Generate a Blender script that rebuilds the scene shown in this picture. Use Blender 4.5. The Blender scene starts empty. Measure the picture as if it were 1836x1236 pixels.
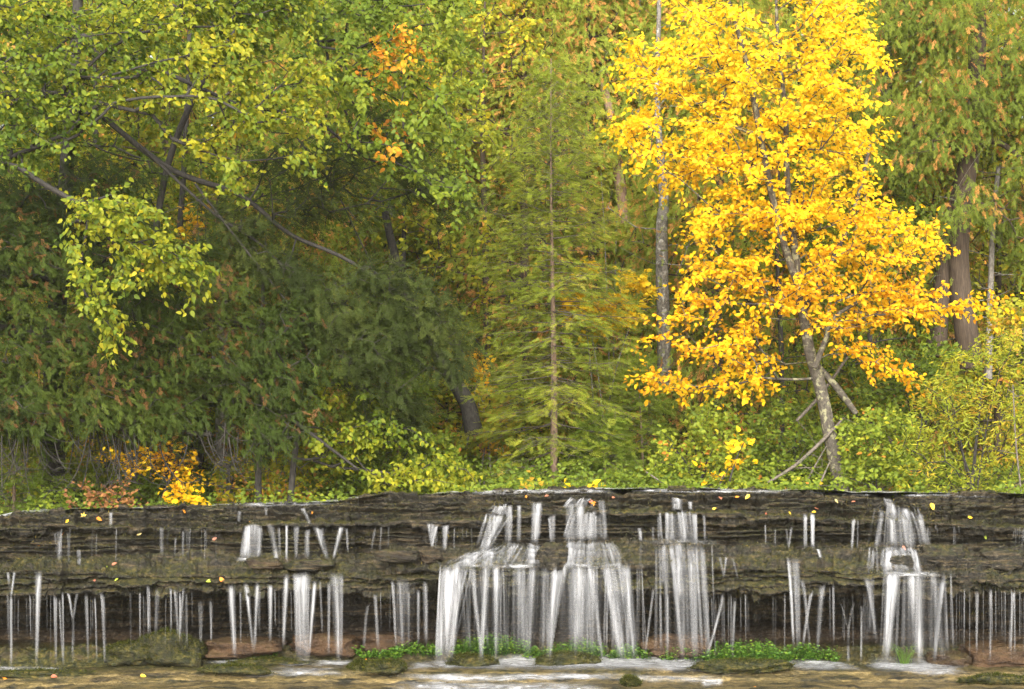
import bpy, math, random
import numpy as np
random.seed(7)
RS = np.random.RandomState
F, HX, HY, ZC = 3400.0, 918.0, 872.0, 0.10      # focal length and principal point in photo pixels, camera height
C = bpy.context.scene.collection

def P(px, py, d):
    px, py, d = np.broadcast_arrays(np.asarray(px, float), np.asarray(py, float), np.asarray(d, float))
    return np.stack([(px - HX) * d / F, d, ZC + (HY - py) * d / F], -1)

# ------------------------------------------------------------------ noise
def _h(ix, iy, iz, seed):
    n = (ix.astype(np.int64) * 374761393 + iy.astype(np.int64) * 668265263 + iz.astype(np.int64) * 2147483647 + seed * 1274126177) & 0xffffffff
    n = ((n ^ (n >> 13)) * 1274126177) & 0xffffffff
    n = ((n ^ (n >> 16)) * 2246822519) & 0xffffffff
    return ((n ^ (n >> 15)) & 0xffffff) / float(0xffffff)
def vn(x, y=0.0, z=0.0, seed=0):
    x, y, z = np.broadcast_arrays(np.asarray(x, float), np.asarray(y, float), np.asarray(z, float))
    ix, iy, iz = np.floor(x), np.floor(y), np.floor(z)
    fx, fy, fz = x - ix, y - iy, z - iz
    fx, fy, fz = [t * t * (3 - 2 * t) for t in (fx, fy, fz)]
    r = 0
    for a in (0, 1):
        for b in (0, 1):
            for c in (0, 1):
                w = (fx if a else 1 - fx) * (fy if b else 1 - fy) * (fz if c else 1 - fz)
                r = r + w * _h(ix + a, iy + b, iz + c, seed)
    return r
def fbm(x, y=0.0, z=0.0, o=4, seed=0):
    r, a, t = 0, 1.0, 0
    x, y, z = np.asarray(x, float), np.asarray(y, float), np.asarray(z, float)
    for k in range(o):
        r = r + a * (vn(x, y, z, seed + k) - .5); t += a; a *= .5
        x, y, z = x * 2.03, y * 2.03, z * 2.03
    return r / t * 2
def sm(a, b, x):
    t = np.clip((x - a) / (b - a), 0, 1); return t * t * (3 - 2 * t)
def nrm(v):
    return v / np.maximum(np.linalg.norm(v, axis=-1, keepdims=True), 1e-9)

# ------------------------------------------------------------------ mesh helpers
def mesh(name, V, quads=None, tris=None, attrs=None, mat=None, parent=None, smooth=False, loc=None):
    V = np.asarray(V, np.float32).reshape(-1, 3)
    base = np.zeros(3)
    if parent is not None and loc is None:
        loc = np.array(parent['_base']) if '_base' in parent else np.zeros(3)
        base = loc
    elif loc is not None:
        base = np.array(loc, float)
    V = V - base.astype(np.float32)
    q = np.zeros((0, 4), np.int32) if quads is None else np.asarray(quads, np.int32).reshape(-1, 4)
    t = np.zeros((0, 3), np.int32) if tris is None else np.asarray(tris, np.int32).reshape(-1, 3)
    me = bpy.data.meshes.new(name)
    me.vertices.add(len(V)); me.vertices.foreach_set('co', V.ravel())
    me.loops.add(q.size + t.size)
    me.loops.foreach_set('vertex_index', np.concatenate([q.ravel(), t.ravel()]).astype(np.int32))
    n = len(q) + len(t)
    me.polygons.add(n)
    starts = np.concatenate([np.arange(len(q)) * 4, q.size + np.arange(len(t)) * 3]).astype(np.int32)
    me.polygons.foreach_set('loop_start', starts)
    if smooth: me.polygons.foreach_set('use_smooth', np.ones(n, bool))
    me.update(calc_edges=True)
    for k, a in (attrs or {}).items():
        a = np.asarray(a, np.float32)
        if a.ndim == 2:
            at = me.attributes.new(k, 'FLOAT_VECTOR', 'POINT'); at.data.foreach_set('vector', a.ravel())
        else:
            at = me.attributes.new(k, 'FLOAT', 'POINT'); at.data.foreach_set('value', a)
    if mat: me.materials.append(mat)
    o = bpy.data.objects.new(name, me); C.objects.link(o)
    if parent is not None: o.parent = parent
    elif loc is not None: o.location = base
    return o
def tag(o, label=None, cat=None, group=None, kind=None):
    for k, v in (('label', label), ('category', cat), ('group', group), ('kind', kind)):
        if v: o[k] = v
    return o
def thing(name, label, cat, loc, group=None):
    o = bpy.data.objects.new(name, None); C.objects.link(o)
    o.location = loc; o['_base'] = [float(x) for x in loc]; o.empty_display_size = .1
    return tag(o, label, cat, group)
def join(parts):       # list of (V, quads, tint)
    Vs, Qs, Ts, n = [], [], [], 0
    for V, q, t in parts:
        Vs.append(V); Qs.append(q + n); Ts.append(t); n += len(V)
    return np.concatenate(Vs), np.concatenate(Qs), np.concatenate(Ts)
def grid_quads(r, c):
    i = np.arange(r * c).reshape(r, c)
    return np.stack([i[:-1, :-1], i[:-1, 1:], i[1:, 1:], i[1:, :-1]], -1).reshape(-1, 4)

# ------------------------------------------------------------------ materials
def newmat(name):
    m = bpy.data.materials.new(name); m.use_nodes = True
    nt = m.node_tree; nt.nodes.clear()
    out = nt.nodes.new('ShaderNodeOutputMaterial')
    N = lambda t, **kw: _node(nt, t, **kw)
    L = nt.links.new
    return m, nt, out, N, L
def _node(nt, t, **kw):
    n = nt.nodes.new(t)
    for k, v in kw.items():
        if k == 'inp':
            for kk, vv in v.items(): n.inputs[kk].default_value = vv
        else: setattr(n, k, v)
    return n
def ramp(N, stops, interp='LINEAR'):
    r = N('ShaderNodeValToRGB'); e = r.color_ramp.elements; r.color_ramp.interpolation = interp
    e[0].position, e[0].color = stops[0][0], (*stops[0][1], 1)
    e[1].position, e[1].color = stops[-1][0], (*stops[-1][1], 1)
    for p, c in stops[1:-1]:
        x = e.new(p); x.color = (*c, 1)
    return r
def leafmat(name, stops, transl=.35, rough=.5, spec=.35):
    m, nt, out, N, L = newmat(name)
    a = N('ShaderNodeAttribute', attribute_name='tint'); r = ramp(N, stops)
    L(a.outputs['Fac'], r.inputs[0])
    p = N('ShaderNodeBsdfPrincipled', inp={'Roughness': rough, 'Specular IOR Level': spec})
    t = N('ShaderNodeBsdfTranslucent'); mx = N('ShaderNodeMixShader', inp={0: transl})
    L(r.outputs[0], p.inputs['Base Color']); L(r.outputs[0], t.inputs['Color'])
    L(p.outputs[0], mx.inputs[1]); L(t.outputs[0], mx.inputs[2]); L(mx.outputs[0], out.inputs[0])
    return m
def barkmat(name, c1, c2, c3=None, sc=(9, 9, 2.0), patch=.55):
    m, nt, out, N, L = newmat(name)
    g = N('ShaderNodeNewGeometry'); mp = N('ShaderNodeMapping', inp={'Scale': sc}); L(g.outputs['Position'], mp.inputs[0])
    n1 = N('ShaderNodeTexNoise', inp={'Scale': 5.0, 'Detail': 6.0, 'Roughness': .65}); L(mp.outputs[0], n1.inputs['Vector'])
    r1 = ramp(N, [(.35, c1), (.65, c2)]); L(n1.outputs[0], r1.inputs[0])
    col = r1.outputs[0]
    if c3:
        n2 = N('ShaderNodeTexNoise', inp={'Scale': 14.0, 'Detail': 4.0, 'Roughness': .6}); L(g.outputs['Position'], n2.inputs['Vector'])
        mr = N('ShaderNodeMapRange', inp={1: patch, 2: patch + .06}); L(n2.outputs[0], mr.inputs[0])
        mx = N('ShaderNodeMix', data_type='RGBA'); L(mr.outputs[0], mx.inputs[0]); L(col, mx.inputs[6]); mx.inputs[7].default_value = (*c3, 1); col = mx.outputs[2]
    b = N('ShaderNodeBump', inp={'Strength': .6, 'Distance': .01}); L(n1.outputs[0], b.inputs['Height'])
    p = N('ShaderNodeBsdfPrincipled', inp={'Roughness': .85, 'Specular IOR Level': .2})
    L(col, p.inputs['Base Color']); L(b.outputs[0], p.inputs['Normal']); L(p.outputs[0], out.inputs[0])
    return m

M = {}
M['gold'] = leafmat('golden_leaf', [(0, (.60, .26, .010)), (.25, (.72, .40, .010)), (.6, (.76, .50, .012)), (1, (.78, .59, .03))], .48, .6, .15)
M['yelgreen'] = leafmat('yellow_green_leaf', [(0, (.055, .10, .010)), (.3, (.12, .17, .013)), (.6, (.26, .265, .015)), (.9, (.46, .37, .018)), (1, (.60, .28, .02))], .42, .55, .2)
M['greenorange'] = leafmat('green_orange_leaf', [(0, (.07, .11, .012)), (.4, (.13, .185, .016)), (.72, (.25, .275, .02)), (.86, (.48, .37, .02)), (.93, (.64, .31, .02)), (1, (.60, .22, .02))], .45, .55, .2)
M['mapleleaf'] = leafmat('mid_maple_leaf', [(0, (.07, .11, .014)), (.4, (.14, .19, .02)), (.75, (.26, .29, .025)), (.92, (.46, .38, .03)), (1, (.62, .28, .03))], .45, .6, .15)
M['cedarmid'] = leafmat('rusty_cedar_spray', [(0, (.10, .14, .02)), (.45, (.17, .21, .025)), (.72, (.29, .29, .03)), (.80, (.42, .21, .05)), (1, (.55, .25, .07))], .42, .65, .1)
M['green'] = leafmat('green_leaf', [(0, (.085, .13, .015)), (.4, (.165, .225, .022)), (.8, (.29, .325, .028)), (.94, (.48, .42, .025)), (1, (.55, .22, .035))], .48, .6, .2)
M['willow'] = leafmat('willow_leaf', [(0, (.12, .165, .016)), (.5, (.25, .28, .02)), (.85, (.40, .36, .024)), (1, (.50, .28, .03))], .45, .6, .2)
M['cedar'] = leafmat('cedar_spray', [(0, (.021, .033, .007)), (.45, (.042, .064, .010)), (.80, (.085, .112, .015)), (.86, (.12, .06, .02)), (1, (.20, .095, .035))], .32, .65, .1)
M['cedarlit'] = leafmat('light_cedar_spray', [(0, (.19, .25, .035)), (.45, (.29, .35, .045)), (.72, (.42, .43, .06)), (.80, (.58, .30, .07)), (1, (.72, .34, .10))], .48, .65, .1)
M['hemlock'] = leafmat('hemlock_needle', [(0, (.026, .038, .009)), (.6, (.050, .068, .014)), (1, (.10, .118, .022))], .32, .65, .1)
M['spruce'] = leafmat('spruce_needle', [(0, (.20, .26, .03)), (.5, (.30, .36, .04)), (.85, (.42, .43, .05)), (1, (.50, .40, .07))], .5, .65, .12)
M['fir'] = leafmat('fir_needle', [(0, (.14, .22, .025)), (.6, (.24, .33, .04)), (1, (.38, .42, .05))], .45, .65, .12)
M['mixed'] = leafmat('far_leaf', [(0, (.20, .25, .03)), (.35, (.33, .36, .035)), (.62, (.50, .45, .035)), (.80, (.70, .52, .03)), (.9, (.72, .34, .07)), (1, (.62, .26, .07))], .48, .6, .12)
M['orangeshrub'] = leafmat('rusty_leaf', [(0, (.22, .11, .04)), (.5, (.36, .16, .06)), (.85, (.42, .24, .07)), (1, (.18, .20, .03))], .4, .6, .15)
M['herb'] = leafmat('herb_leaf', [(0, (.05, .12, .015)), (.6, (.10, .21, .025)), (1, (.20, .30, .03))], .4)
M['fallen'] = leafmat('fallen_leaf', [(0, (.30, .07, .03)), (.25, (.34, .13, .07)), (.5, (.52, .20, .02)), (.75, (.58, .38, .03)), (.9, (.50, .41, .17)), (1, (.28, .34, .04))], .15, .45)
M['bark_birch'] = barkmat('lichen_bark', (.035, .030, .023), (.095, .083, .064), (.19, .18, .105), (6, 6, 6), .53)
M['bark_spruce'] = barkmat('spruce_bark', (.13, .085, .06), (.26, .185, .135), None, (10, 10, 5))
M['bark_cedar'] = barkmat('cedar_bark', (.030, .021, .014), (.085, .062, .043), None, (16, 16, 1.2))
M['bark_dark'] = barkmat('dark_bark', (.018, .016, .014), (.05, .045, .038), None, (9, 9, 4))
M['bark_grey'] = barkmat('grey_bark', (.11, .10, .085), (.27, .245, .21), (.07, .065, .05), (9, 9, 4), .58)
M['deadwood'] = barkmat('dead_wood', (.06, .05, .04), (.15, .128, .103), (.05, .06, .03), (9, 9, 9), .6)
M['bark_greydark'] = barkmat('weathered_bark', (.06, .055, .045), (.17, .155, .13), (.26, .25, .22), (7, 7, 5), .56)
M['snag'] = barkmat('broken_wood', (.16, .095, .065), (.32, .22, .16), None, (20, 20, 1.5))

def rockmat():
    m, nt, out, N, L = newmat('wet_rock')
    g = N('ShaderNodeNewGeometry'); pos = g.outputs['Position']
    def noise(sc, scale=(1, 1, 1), det=6, rough=.6):
        mp = N('ShaderNodeMapping', inp={'Scale': scale}); L(pos, mp.inputs[0])
        n = N('ShaderNodeTexNoise', inp={'Scale': sc, 'Detail': det, 'Roughness': rough}); L(mp.outputs[0], n.inputs['Vector']); return n.outputs[0]
    def mr(v, a, b, c=0, d=1):
        x = N('ShaderNodeMapRange', inp={1: a, 2: b, 3: c, 4: d}); L(v, x.inputs[0]); return x.outputs[0]
    def math_(op, a, b):
        x = N('ShaderNodeMath', operation=op)
        for i, v in enumerate((a, b)):
            if isinstance(v, (int, float)): x.inputs[i].default_value = v
            else: L(v, x.inputs[i])
        return x.outputs[0]
    def mix(f, a, b):
        x = N('ShaderNodeMix', data_type='RGBA'); L(f, x.inputs[0])
        for i, v in ((6, a), (7, b)):
            if isinstance(v, tuple): x.inputs[i].default_value = (*v, 1)
            else: L(v, x.inputs[i])
        return x.outputs[2]
    fine = noise(30, (.5, 1, 1.7), 8, .68); mid = noise(7, (1, 1, 1.6)); big = noise(1.7); lay = noise(3.0, (.7, .7, 14), 5, .65); fib = noise(30, (1, 1, .25), 5, .7)
    r = ramp(N, [(.34, (.003, .0026, .0018)), (.47, (.009, .0078, .0054)), (.58, (.030, .0245, .0155)), (.70, (.15, .128, .092))]); L(fine, r.inputs[0]); col = r.outputs[0]
    r2 = ramp(N, [(.35, (.006, .005, .004)), (.5, (.010, .008, .005)), (.585, (.17, .12, .058)), (.63, (.010, .008, .005))]); L(lay, r2.inputs[0])  # tan rock layers; the near-black stops also paint shade into the undercut
    br = N('ShaderNodeAttribute', attribute_name='strata_shade').outputs['Fac']
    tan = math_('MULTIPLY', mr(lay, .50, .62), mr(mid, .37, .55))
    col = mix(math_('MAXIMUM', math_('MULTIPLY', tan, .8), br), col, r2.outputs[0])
    rust = N('ShaderNodeAttribute', attribute_name='rust').outputs['Fac']
    r4 = ramp(N, [(.3, (.03, .016, .008)), (.6, (.085, .046, .021)), (.8, (.05, .032, .017))]); L(mid, r4.inputs[0])
    col = mix(rust, col, r4.outputs[0])
    fl = N('ShaderNodeAttribute', attribute_name='floor').outputs['Fac']
    r5 = ramp(N, [(.3, (.045, .034, .013)), (.44, (.19, .135, .048)), (.56, (.36, .26, .10)), (.70, (.14, .10, .042))]); L(noise(4.5, (1, 3.5, 3), 7, .7), r5.inputs[0])
    col = mix(math_('MULTIPLY', fl, mr(noise(2.6, (1, 2.6, 1)), .42, .55)), col, r5.outputs[0])
    # moss grows on tops and on some faces
    sep = N('ShaderNodeSeparateXYZ'); L(g.outputs['Normal'], sep.inputs[0])
    top = mr(sep.outputs[2], .15, .75)
    ms = N('ShaderNodeAttribute', attribute_name='moss').outputs['Fac']
    mossf = math_('MULTIPLY', math_('ADD', math_('MULTIPLY', top, .9), mr(fib, .48, .66, 0, .62)), mr(big, .38, .58, .25, 1.0))
    mossf = math_('MINIMUM', math_('ADD', math_('MULTIPLY', mossf, ms), math_('MULTIPLY', math_('MAXIMUM', math_('SUBTRACT', ms, 1.0), 0.0), mr(mid, .35, .55, .5, 1.0))), 1.0)
    r3 = ramp(N, [(.34, (.010, .014, .004)), (.46, (.020, .022, .005)), (.57, (.062, .055, .010)), (.70, (.14, .10, .026))]); L(noise(16, (1, 1, 1), 6, .7), r3.inputs[0])
    col = mix(mossf, col, r3.outputs[0])
    b = N('ShaderNodeBump', inp={'Strength': 1.0, 'Distance': .035}); L(math_('ADD', fine, math_('MULTIPLY', fib, .6)), b.inputs['Height'])
    p = N('ShaderNodeBsdfPrincipled', inp={'Specular IOR Level': .32})
    L(col, p.inputs['Base Color']); L(mr(fine, .3, .7, .30, .65), p.inputs['Roughness']); L(b.outputs[0], p.inputs['Normal']); L(p.outputs[0], out.inputs[0])
    return m
M['rock'] = rockmat()

def watermat(name, streak=True, col=(.47, .475, .485)):
    if not streak: col = (.60, .605, .61)
    m, nt, out, N, L = newmat(name)
    dens = N('ShaderNodeAttribute', attribute_name='dens').outputs['Fac']
    uv = N('ShaderNodeAttribute', attribute_name='flow').outputs['Vector']
    mp = N('ShaderNodeMapping', inp={'Scale': (38, 1.1, 1) if streak else (9, 26, 1)}); L(uv, mp.inputs[0])
    n = N('ShaderNodeTexNoise', inp={'Scale': 1.0, 'Detail': 4.0, 'Roughness': .6}); L(mp.outputs[0], n.inputs['Vector'])
    mr = N('ShaderNodeMapRange', inp={1: .30, 2: .72, 3: .58, 4: 1.18} if streak else {1: .32, 2: .68, 3: .1, 4: 1.25}); L(n.outputs[0], mr.inputs[0])
    mp2 = N('ShaderNodeMapping', inp={'Scale': (11, .55, 1) if streak else (4, 9, 1)}); L(uv, mp2.inputs[0])
    n2 = N('ShaderNodeTexNoise', inp={'Scale': 1.0, 'Detail': 3.0, 'Roughness': .55}); L(mp2.outputs[0], n2.inputs['Vector'])
    mr2 = N('ShaderNodeMapRange', inp={1: .36, 2: .62, 3: .30, 4: 1.25}); L(n2.outputs[0], mr2.inputs[0])
    m1 = N('ShaderNodeMath', operation='MULTIPLY'); L(mr.outputs[0], m1.inputs[0]); L(mr2.outputs[0], m1.inputs[1])
    mu = N('ShaderNodeMath', operation='MULTIPLY', use_clamp=True); L(dens, mu.inputs[0]); L(m1.outputs[0], mu.inputs[1])
    p = N('ShaderNodeBsdfPrincipled', inp={'Base Color': (*col, 1), 'Roughness': .45, 'Specular IOR Level': .4})
    t = N('ShaderNodeBsdfTranslucent', inp={'Color': (*col, 1)}); mx = N('ShaderNodeMixShader', inp={0: .4}); L(p.outputs[0], mx.inputs[1]); L(t.outputs[0], mx.inputs[2])
    tr = N('ShaderNodeBsdfTransparent'); m2 = N('ShaderNodeMixShader'); L(mu.outputs[0], m2.inputs[0]); L(tr.outputs[0], m2.inputs[1]); L(mx.outputs[0], m2.inputs[2])
    L(m2.outputs[0], out.inputs[0])
    return m
M['water'] = watermat('falling_water'); M['foam'] = watermat('foam_water', False)
def floormat():
    m, nt, out, N, L = newmat('leaf_litter')
    g = N('ShaderNodeNewGeometry'); n = N('ShaderNodeTexNoise', inp={'Scale': 9.0, 'Detail': 8.0, 'Roughness': .7}); L(g.outputs['Position'], n.inputs['Vector'])
    r = ramp(N, [(.3, (.05, .05, .015)), (.45, (.12, .12, .03)), (.6, (.22, .15, .05)), (.75, (.10, .14, .03))]); L(n.outputs[0], r.inputs[0])
    b = N('ShaderNodeBump', inp={'Strength': .8, 'Distance': .05}); L(n.outputs[0], b.inputs['Height'])
    p = N('ShaderNodeBsdfPrincipled', inp={'Roughness': .9, 'Specular IOR Level': .1}); L(r.outputs[0], p.inputs['Base Color']); L(b.outputs[0], p.inputs['Normal']); L(p.outputs[0], out.inputs[0])
    return m
M['litter'] = floormat()
def rivermat():
    m, nt, out, N, L = newmat('shallow_river')
    g = N('ShaderNodeNewGeometry'); mp = N('ShaderNodeMapping', inp={'Scale': (1.2, 5, 1)}); L(g.outputs['Position'], mp.inputs[0])
    n = N('ShaderNodeTexNoise', inp={'Scale': 2.2, 'Detail': 6.0, 'Roughness': .65}); L(mp.outputs[0], n.inputs['Vector'])
    mr = N('ShaderNodeMapRange', inp={1: .44, 2: .60}); L(n.outputs[0], mr.inputs[0])
    gl = N('ShaderNodeBsdfPrincipled', inp={'Base Color': (.05, .05, .035, 1), 'Roughness': .12}); wh = N('ShaderNodeBsdfPrincipled', inp={'Base Color': (.62, .62, .62, 1), 'Roughness': .4})  # white streaks: foam plus sky glints painted as pale colour
    b = N('ShaderNodeBump', inp={'Strength': .5, 'Distance': .02}); L(n.outputs[0], b.inputs['Height']); L(b.outputs[0], gl.inputs['Normal'])
    mx = N('ShaderNodeMixShader'); L(mr.outputs[0], mx.inputs[0]); L(gl.outputs[0], mx.inputs[1]); L(wh.outputs[0], mx.inputs[2]); L(mx.outputs[0], out.inputs[0])
    return m
M['river'] = rivermat()

# ------------------------------------------------------------------ rock ledge
LX = np.array([-300, 0, 30, 200, 400, 460, 600, 700, 850, 1000, 1200, 1400, 1600, 1836, 2140.])
def at(vals, x): return np.interp(x, LX, np.array(vals, float))
lip_y  = [934, 930, 921, 914, 909, 907, 903, 890, 888, 882, 882, 884, 888, 891, 893]
led_y  = [950, 948, 946, 944, 946, 943, 939, 934, 930, 917, 920, 930, 932, 945, 948]
ben_y  = [1006, 1008, 1008, 1002, 996, 1004, 1000, 986, 988, 973, 972, 984, 984, 984, 984]
ov_y   = [1024, 1022, 1022, 1032, 1034, 1033, 1033, 1026, 1022, 1017, 1022, 1018, 1032, 1044, 1046]
ovb_y  = [1076, 1074, 1072, 1064, 1060, 1062, 1060, 1060, 1054, 1054, 1060, 1064, 1062, 1058, 1058]
base_y = [1204, 1203, 1202, 1194, 1190, 1190, 1190, 1189, 1190, 1188, 1187, 1188, 1190, 1190, 1190]
def lipz(px): return ZC + (HY - at(lip_y, px)) * 20.75 / F

NC, PXA, PXB = 1300, -320.0, 2150.0
def build_rock():
    px = np.linspace(PXA, PXB, NC)
    w = lambda f, a, s: a * fbm(px / f, s * 7.3, 0, 4, s)
    blk = lambda f, a, s: a * (_h(np.floor(px / f + .6 * fbm(px / f * .7, s, 0, 2, s)), px * 0, px * 0, s) - .5)
    yl = at(lip_y, px) + w(70, 4, 1) + w(18, 3.5, 35) + blk(60, 6, 2) + blk(24, 5, 33)
    y1 = at(led_y, px) + w(90, 6, 3) + w(16, 5, 36) + blk(110, 5, 31)
    yb = at(ben_y, px) + w(80, 9, 4) + w(20, 7, 39)
    yo = at(ov_y, px) + w(90, 6, 5) + w(17, 4, 37) + blk(120, 3, 32)
    yob = at(ovb_y, px) + w(50, 13, 6) + w(14, 9, 38) + blk(40, 7, 7)
    ybs = at(base_y, px) + w(120, 4, 8)
    zl = lipz(px)
    yt = lambda z, d: HY + (ZC - z) * F / d
    dl = 20.72 + w(60, .12, 9) + w(18, .07, 17) + blk(70, .16, 10) + blk(26, .08, 34)
    d1 = 20.42 + w(80, .18, 11) + w(20, .08, 15) + blk(90, .16, 12)
    do = 19.95 + w(70, .17, 13) + w(18, .08, 16) + blk(100, .15, 14)
    rc = np.clip(.5 + fbm(px / 160, 3.3, 0, 3, 77), 0, 1)
    drec = 20.85 + .5 * rc
    o = np.ones(NC)
    zb = ZC - (ybs - HY) * 20.35 / F
    dz = lambda z, y: (ZC - z) * F / (y - HY)
    st = [   # y, d, rows to next, displacement amp, strata, rust, floor, moss
        (yt(zl + .02, 24.5), 24.5 * o, 10, .2, 0, 0, 0, .8),
        (yt(zl, 21.4), 21.4 * o, 14, .3, 0, 0, 0, .8),
        (yl, dl, 24, .7, 0, 0, 0, .8),
        (yl + .5 * (y1 - yl), dl - .05, 26, 1, 0, 0, 0, .8),
        (y1 - 3, dl - .08, 8, .9, 0, 0, 0, 1),
        (y1, d1, 6, .6, .1, 0, 0, 1.1),
        (y1 + 5, d1, 8, .7, .2, 0, 0, .7),
        (y1 + 13, d1 + .16, 46, 1, .35, 0, 0, .5),
        (yb - 4, d1 + .14, 8, .8, .25, 0, 0, .7),
        (yb, d1 + .02, 26, 1.0, .1, 0, 0, .75),
        (yo - 6, do + .10, 14, .9, .1, 0, 0, .9),
        (yo, do, 40, 1.0, .15, 0, 0, .75),
        (yo + .6 * (yob - yo), do + .02, 24, 1.2, .1, 0, 0, .8),
        (yob, do + .06, 8, 1, .1, 0, 0, .4),
        (yob + 5, do + .33, 40, .8, .8, 0, 0, .05),  # recess rows: high mask paints the undercut's shade into the rock colour
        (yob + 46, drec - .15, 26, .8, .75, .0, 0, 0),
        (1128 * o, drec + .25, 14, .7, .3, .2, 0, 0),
        (1150 * o, drec + .20, 14, .6, .0, .35, 0, .1),
        (1163 * o, 20.68 * o + .1 * fbm(px / 50, 0, 0, 3, 21), 24, .8, .0, .3, 0, 1.15),
        (ybs, dz(zb, ybs), 16, .5, 0, .1, .2, 1.1),
        (ybs + 15, dz(zb - .03, ybs + 15), 4, .3, 0, 0, .85, .6),
        (ybs + 19 + w(60, 1.5, 41), dz(zb - .03, ybs + 15) - .03, 12, .4, .2, 0, .5, .5),
        (ybs + 29, dz(zb - .09, ybs + 29), 4, .3, 0, 0, 1, .4),
        (ybs + 33 + w(50, 2, 42), dz(zb - .09, ybs + 29) - .03, 18, .4, .2, 0, .6, .4),
        (1300 * o, dz(zb - .16, 1300 * o), 6, .4, 0, 0, 1, .3),
        (1330 * o, dz(zb - .16, 1300 * o) - .1, 1, .4, 0, 0, .6, .3),
        (yt(-2.6, 14.0) * o, 14.0 * o, 0, .1, 0, 0, 0, 0)]
    rows_y, rows_d, amp, att = [], [], [], [[], [], [], []]
    for k in range(len(st) - 1):
        a, b = st[k], st[k + 1]
        for j in range(a[2]):
            t = j / a[2]
            rows_y.append(a[0] * (1 - t) + b[0] * t); rows_d.append(a[1] * (1 - t) + b[1] * t); amp.append(a[3] * (1 - t) + b[3] * t)
            for q in range(4): att[q].append(a[4 + q] * (1 - t) + b[4 + q] * t)
    rows_y.append(st[-1][0]); rows_d.append(st[-1][1]); amp.append(.1); [att[q].append(0) for q in range(4)]
    Y = np.array(rows_y); D = np.array(rows_d); A = np.array(amp)[:, None]
    V = P(px[None, :], Y, D)
    X, Z = V[..., 0], V[..., 2]
    dy = np.gradient(V[..., 1], axis=0); dzz = np.gradient(V[..., 2], axis=0)
    ln = np.sqrt(dy ** 2 + dzz ** 2) + 1e-6
    ny, nz = dzz / ln, -dy / ln          # outward
    flip = np.where(ny > .2, -1, 1)      # faces look towards the camera or up
    k = 7
    def blur(a):
        for _ in range(2):
            a = np.pad(a, ((k, k), (0, 0)), 'edge'); cs = np.cumsum(np.pad(a, ((1, 0), (0, 0))), 0); a = (cs[2 * k + 1:] - cs[:-2 * k - 1]) / (2 * k + 1)
        return a
    ny, nz = blur(ny), blur(nz)
    Lz = Z * 24 + .9 * fbm(X * .5, 0, 0, 3, 51) + .25 * fbm(X * 3, Z * 3, 0, 3, 52)
    li = np.floor(Lz); lf = Lz - li
    cell = np.floor(X * 2.6 + 11 * _h(li, li * 0, li * 0, 5) + .7 * fbm(X * 1.3, li * 3.1, 0, 2, 53))
    prot = .55 * (_h(li, li * 0, li * 0, 6) - .5) + .75 * (_h(cell, li, li * 0, 8) - .5) + .6 * fbm(X * 3.0, li * 5.7, 0, 4, 54)
    prot = (prot + .35) * sm(0, .38, lf) * (1 - .35 * sm(.8, 1, lf)) - .2
    bench = np.clip(nz, 0, 1) * (Z > -1.3) * (V[..., 1] < 20.66)
    face = np.clip(-ny, 0, 1)
    led2 = np.clip(np.sin(Lz * 1.05 + 2.5 * fbm(X * .8, 5, 0, 3, 58)) * 3, -1, 1)
    lump = 1 - np.abs(fbm(X * 6, V[..., 1] * 6, Z * 8, 3, 57)) * 2
    disp = A * (.21 * prot * np.maximum(face, .55 * bench) + .035 * led2 * face + .10 * fbm(X * 2.6, V[..., 1] * 2.6, Z * 4, 5, 55) * (.35 + .65 * face) + .05 * (lump - .5) * (.3 + .7 * face) + .05 * fbm(X * 15, V[..., 1] * 15, Z * 20, 4, 56))
    V[..., 1] += disp * ny
    V[..., 2] += disp * nz
    V[..., 1] -= .0
    at_ = {}
    for q, nm in enumerate(('strata_shade', 'rust', 'floor', 'moss')):
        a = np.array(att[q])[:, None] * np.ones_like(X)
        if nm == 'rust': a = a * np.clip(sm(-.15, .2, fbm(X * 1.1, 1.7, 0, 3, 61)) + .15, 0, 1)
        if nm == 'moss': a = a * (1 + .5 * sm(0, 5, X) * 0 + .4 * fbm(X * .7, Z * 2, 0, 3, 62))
        if nm == 'strata_shade': a = a * (.6 + .6 * fbm(X * .9, Z, 0, 3, 63))
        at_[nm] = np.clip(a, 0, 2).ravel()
    R, Cc = X.shape
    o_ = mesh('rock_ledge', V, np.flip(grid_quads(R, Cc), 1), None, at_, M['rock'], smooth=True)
    tag(o_, 'stepped dark wet sandstone ledge with mossy rims crossing the whole stream', 'rock', None, 'structure')
    return V
RV = build_rock()
# picture-space depth of the rock, so that water, plants and leaves rest on it
BW = 2.0
def depth_buffer(V):
    v = V.reshape(-1, 3)
    px = v[:, 0] * F / v[:, 1] + HX; py = HY - (v[:, 2] - ZC) * F / v[:, 1]
    nx, ny = int((PXB - PXA) / BW) + 2, 460
    B = np.full((ny, nx), 99.)
    ix = ((px - PXA) / BW).astype(int); iy = (py - 860).astype(int)
    ok = (iy >= 0) & (iy < ny) & (ix >= 0) & (ix < nx)
    np.minimum.at(B, (iy[ok], ix[ok]), v[ok, 1])
    for _ in range(6):                     # fill holes from above / beside
        hole = B > 90
        sh = np.minimum(np.roll(B, 1, 0), np.roll(B, 1, 1))
        B = np.where(hole, sh, B)
    return B
DB = depth_buffer(RV)
def rockd(px, py):
    ix = np.clip(((np.asarray(px, float) - PXA) / BW).astype(int), 0, DB.shape[1] - 1); iy = np.clip((np.asarray(py, float) - 860).astype(int), 0, DB.shape[0] - 1)
    return DB[iy, ix]

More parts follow.
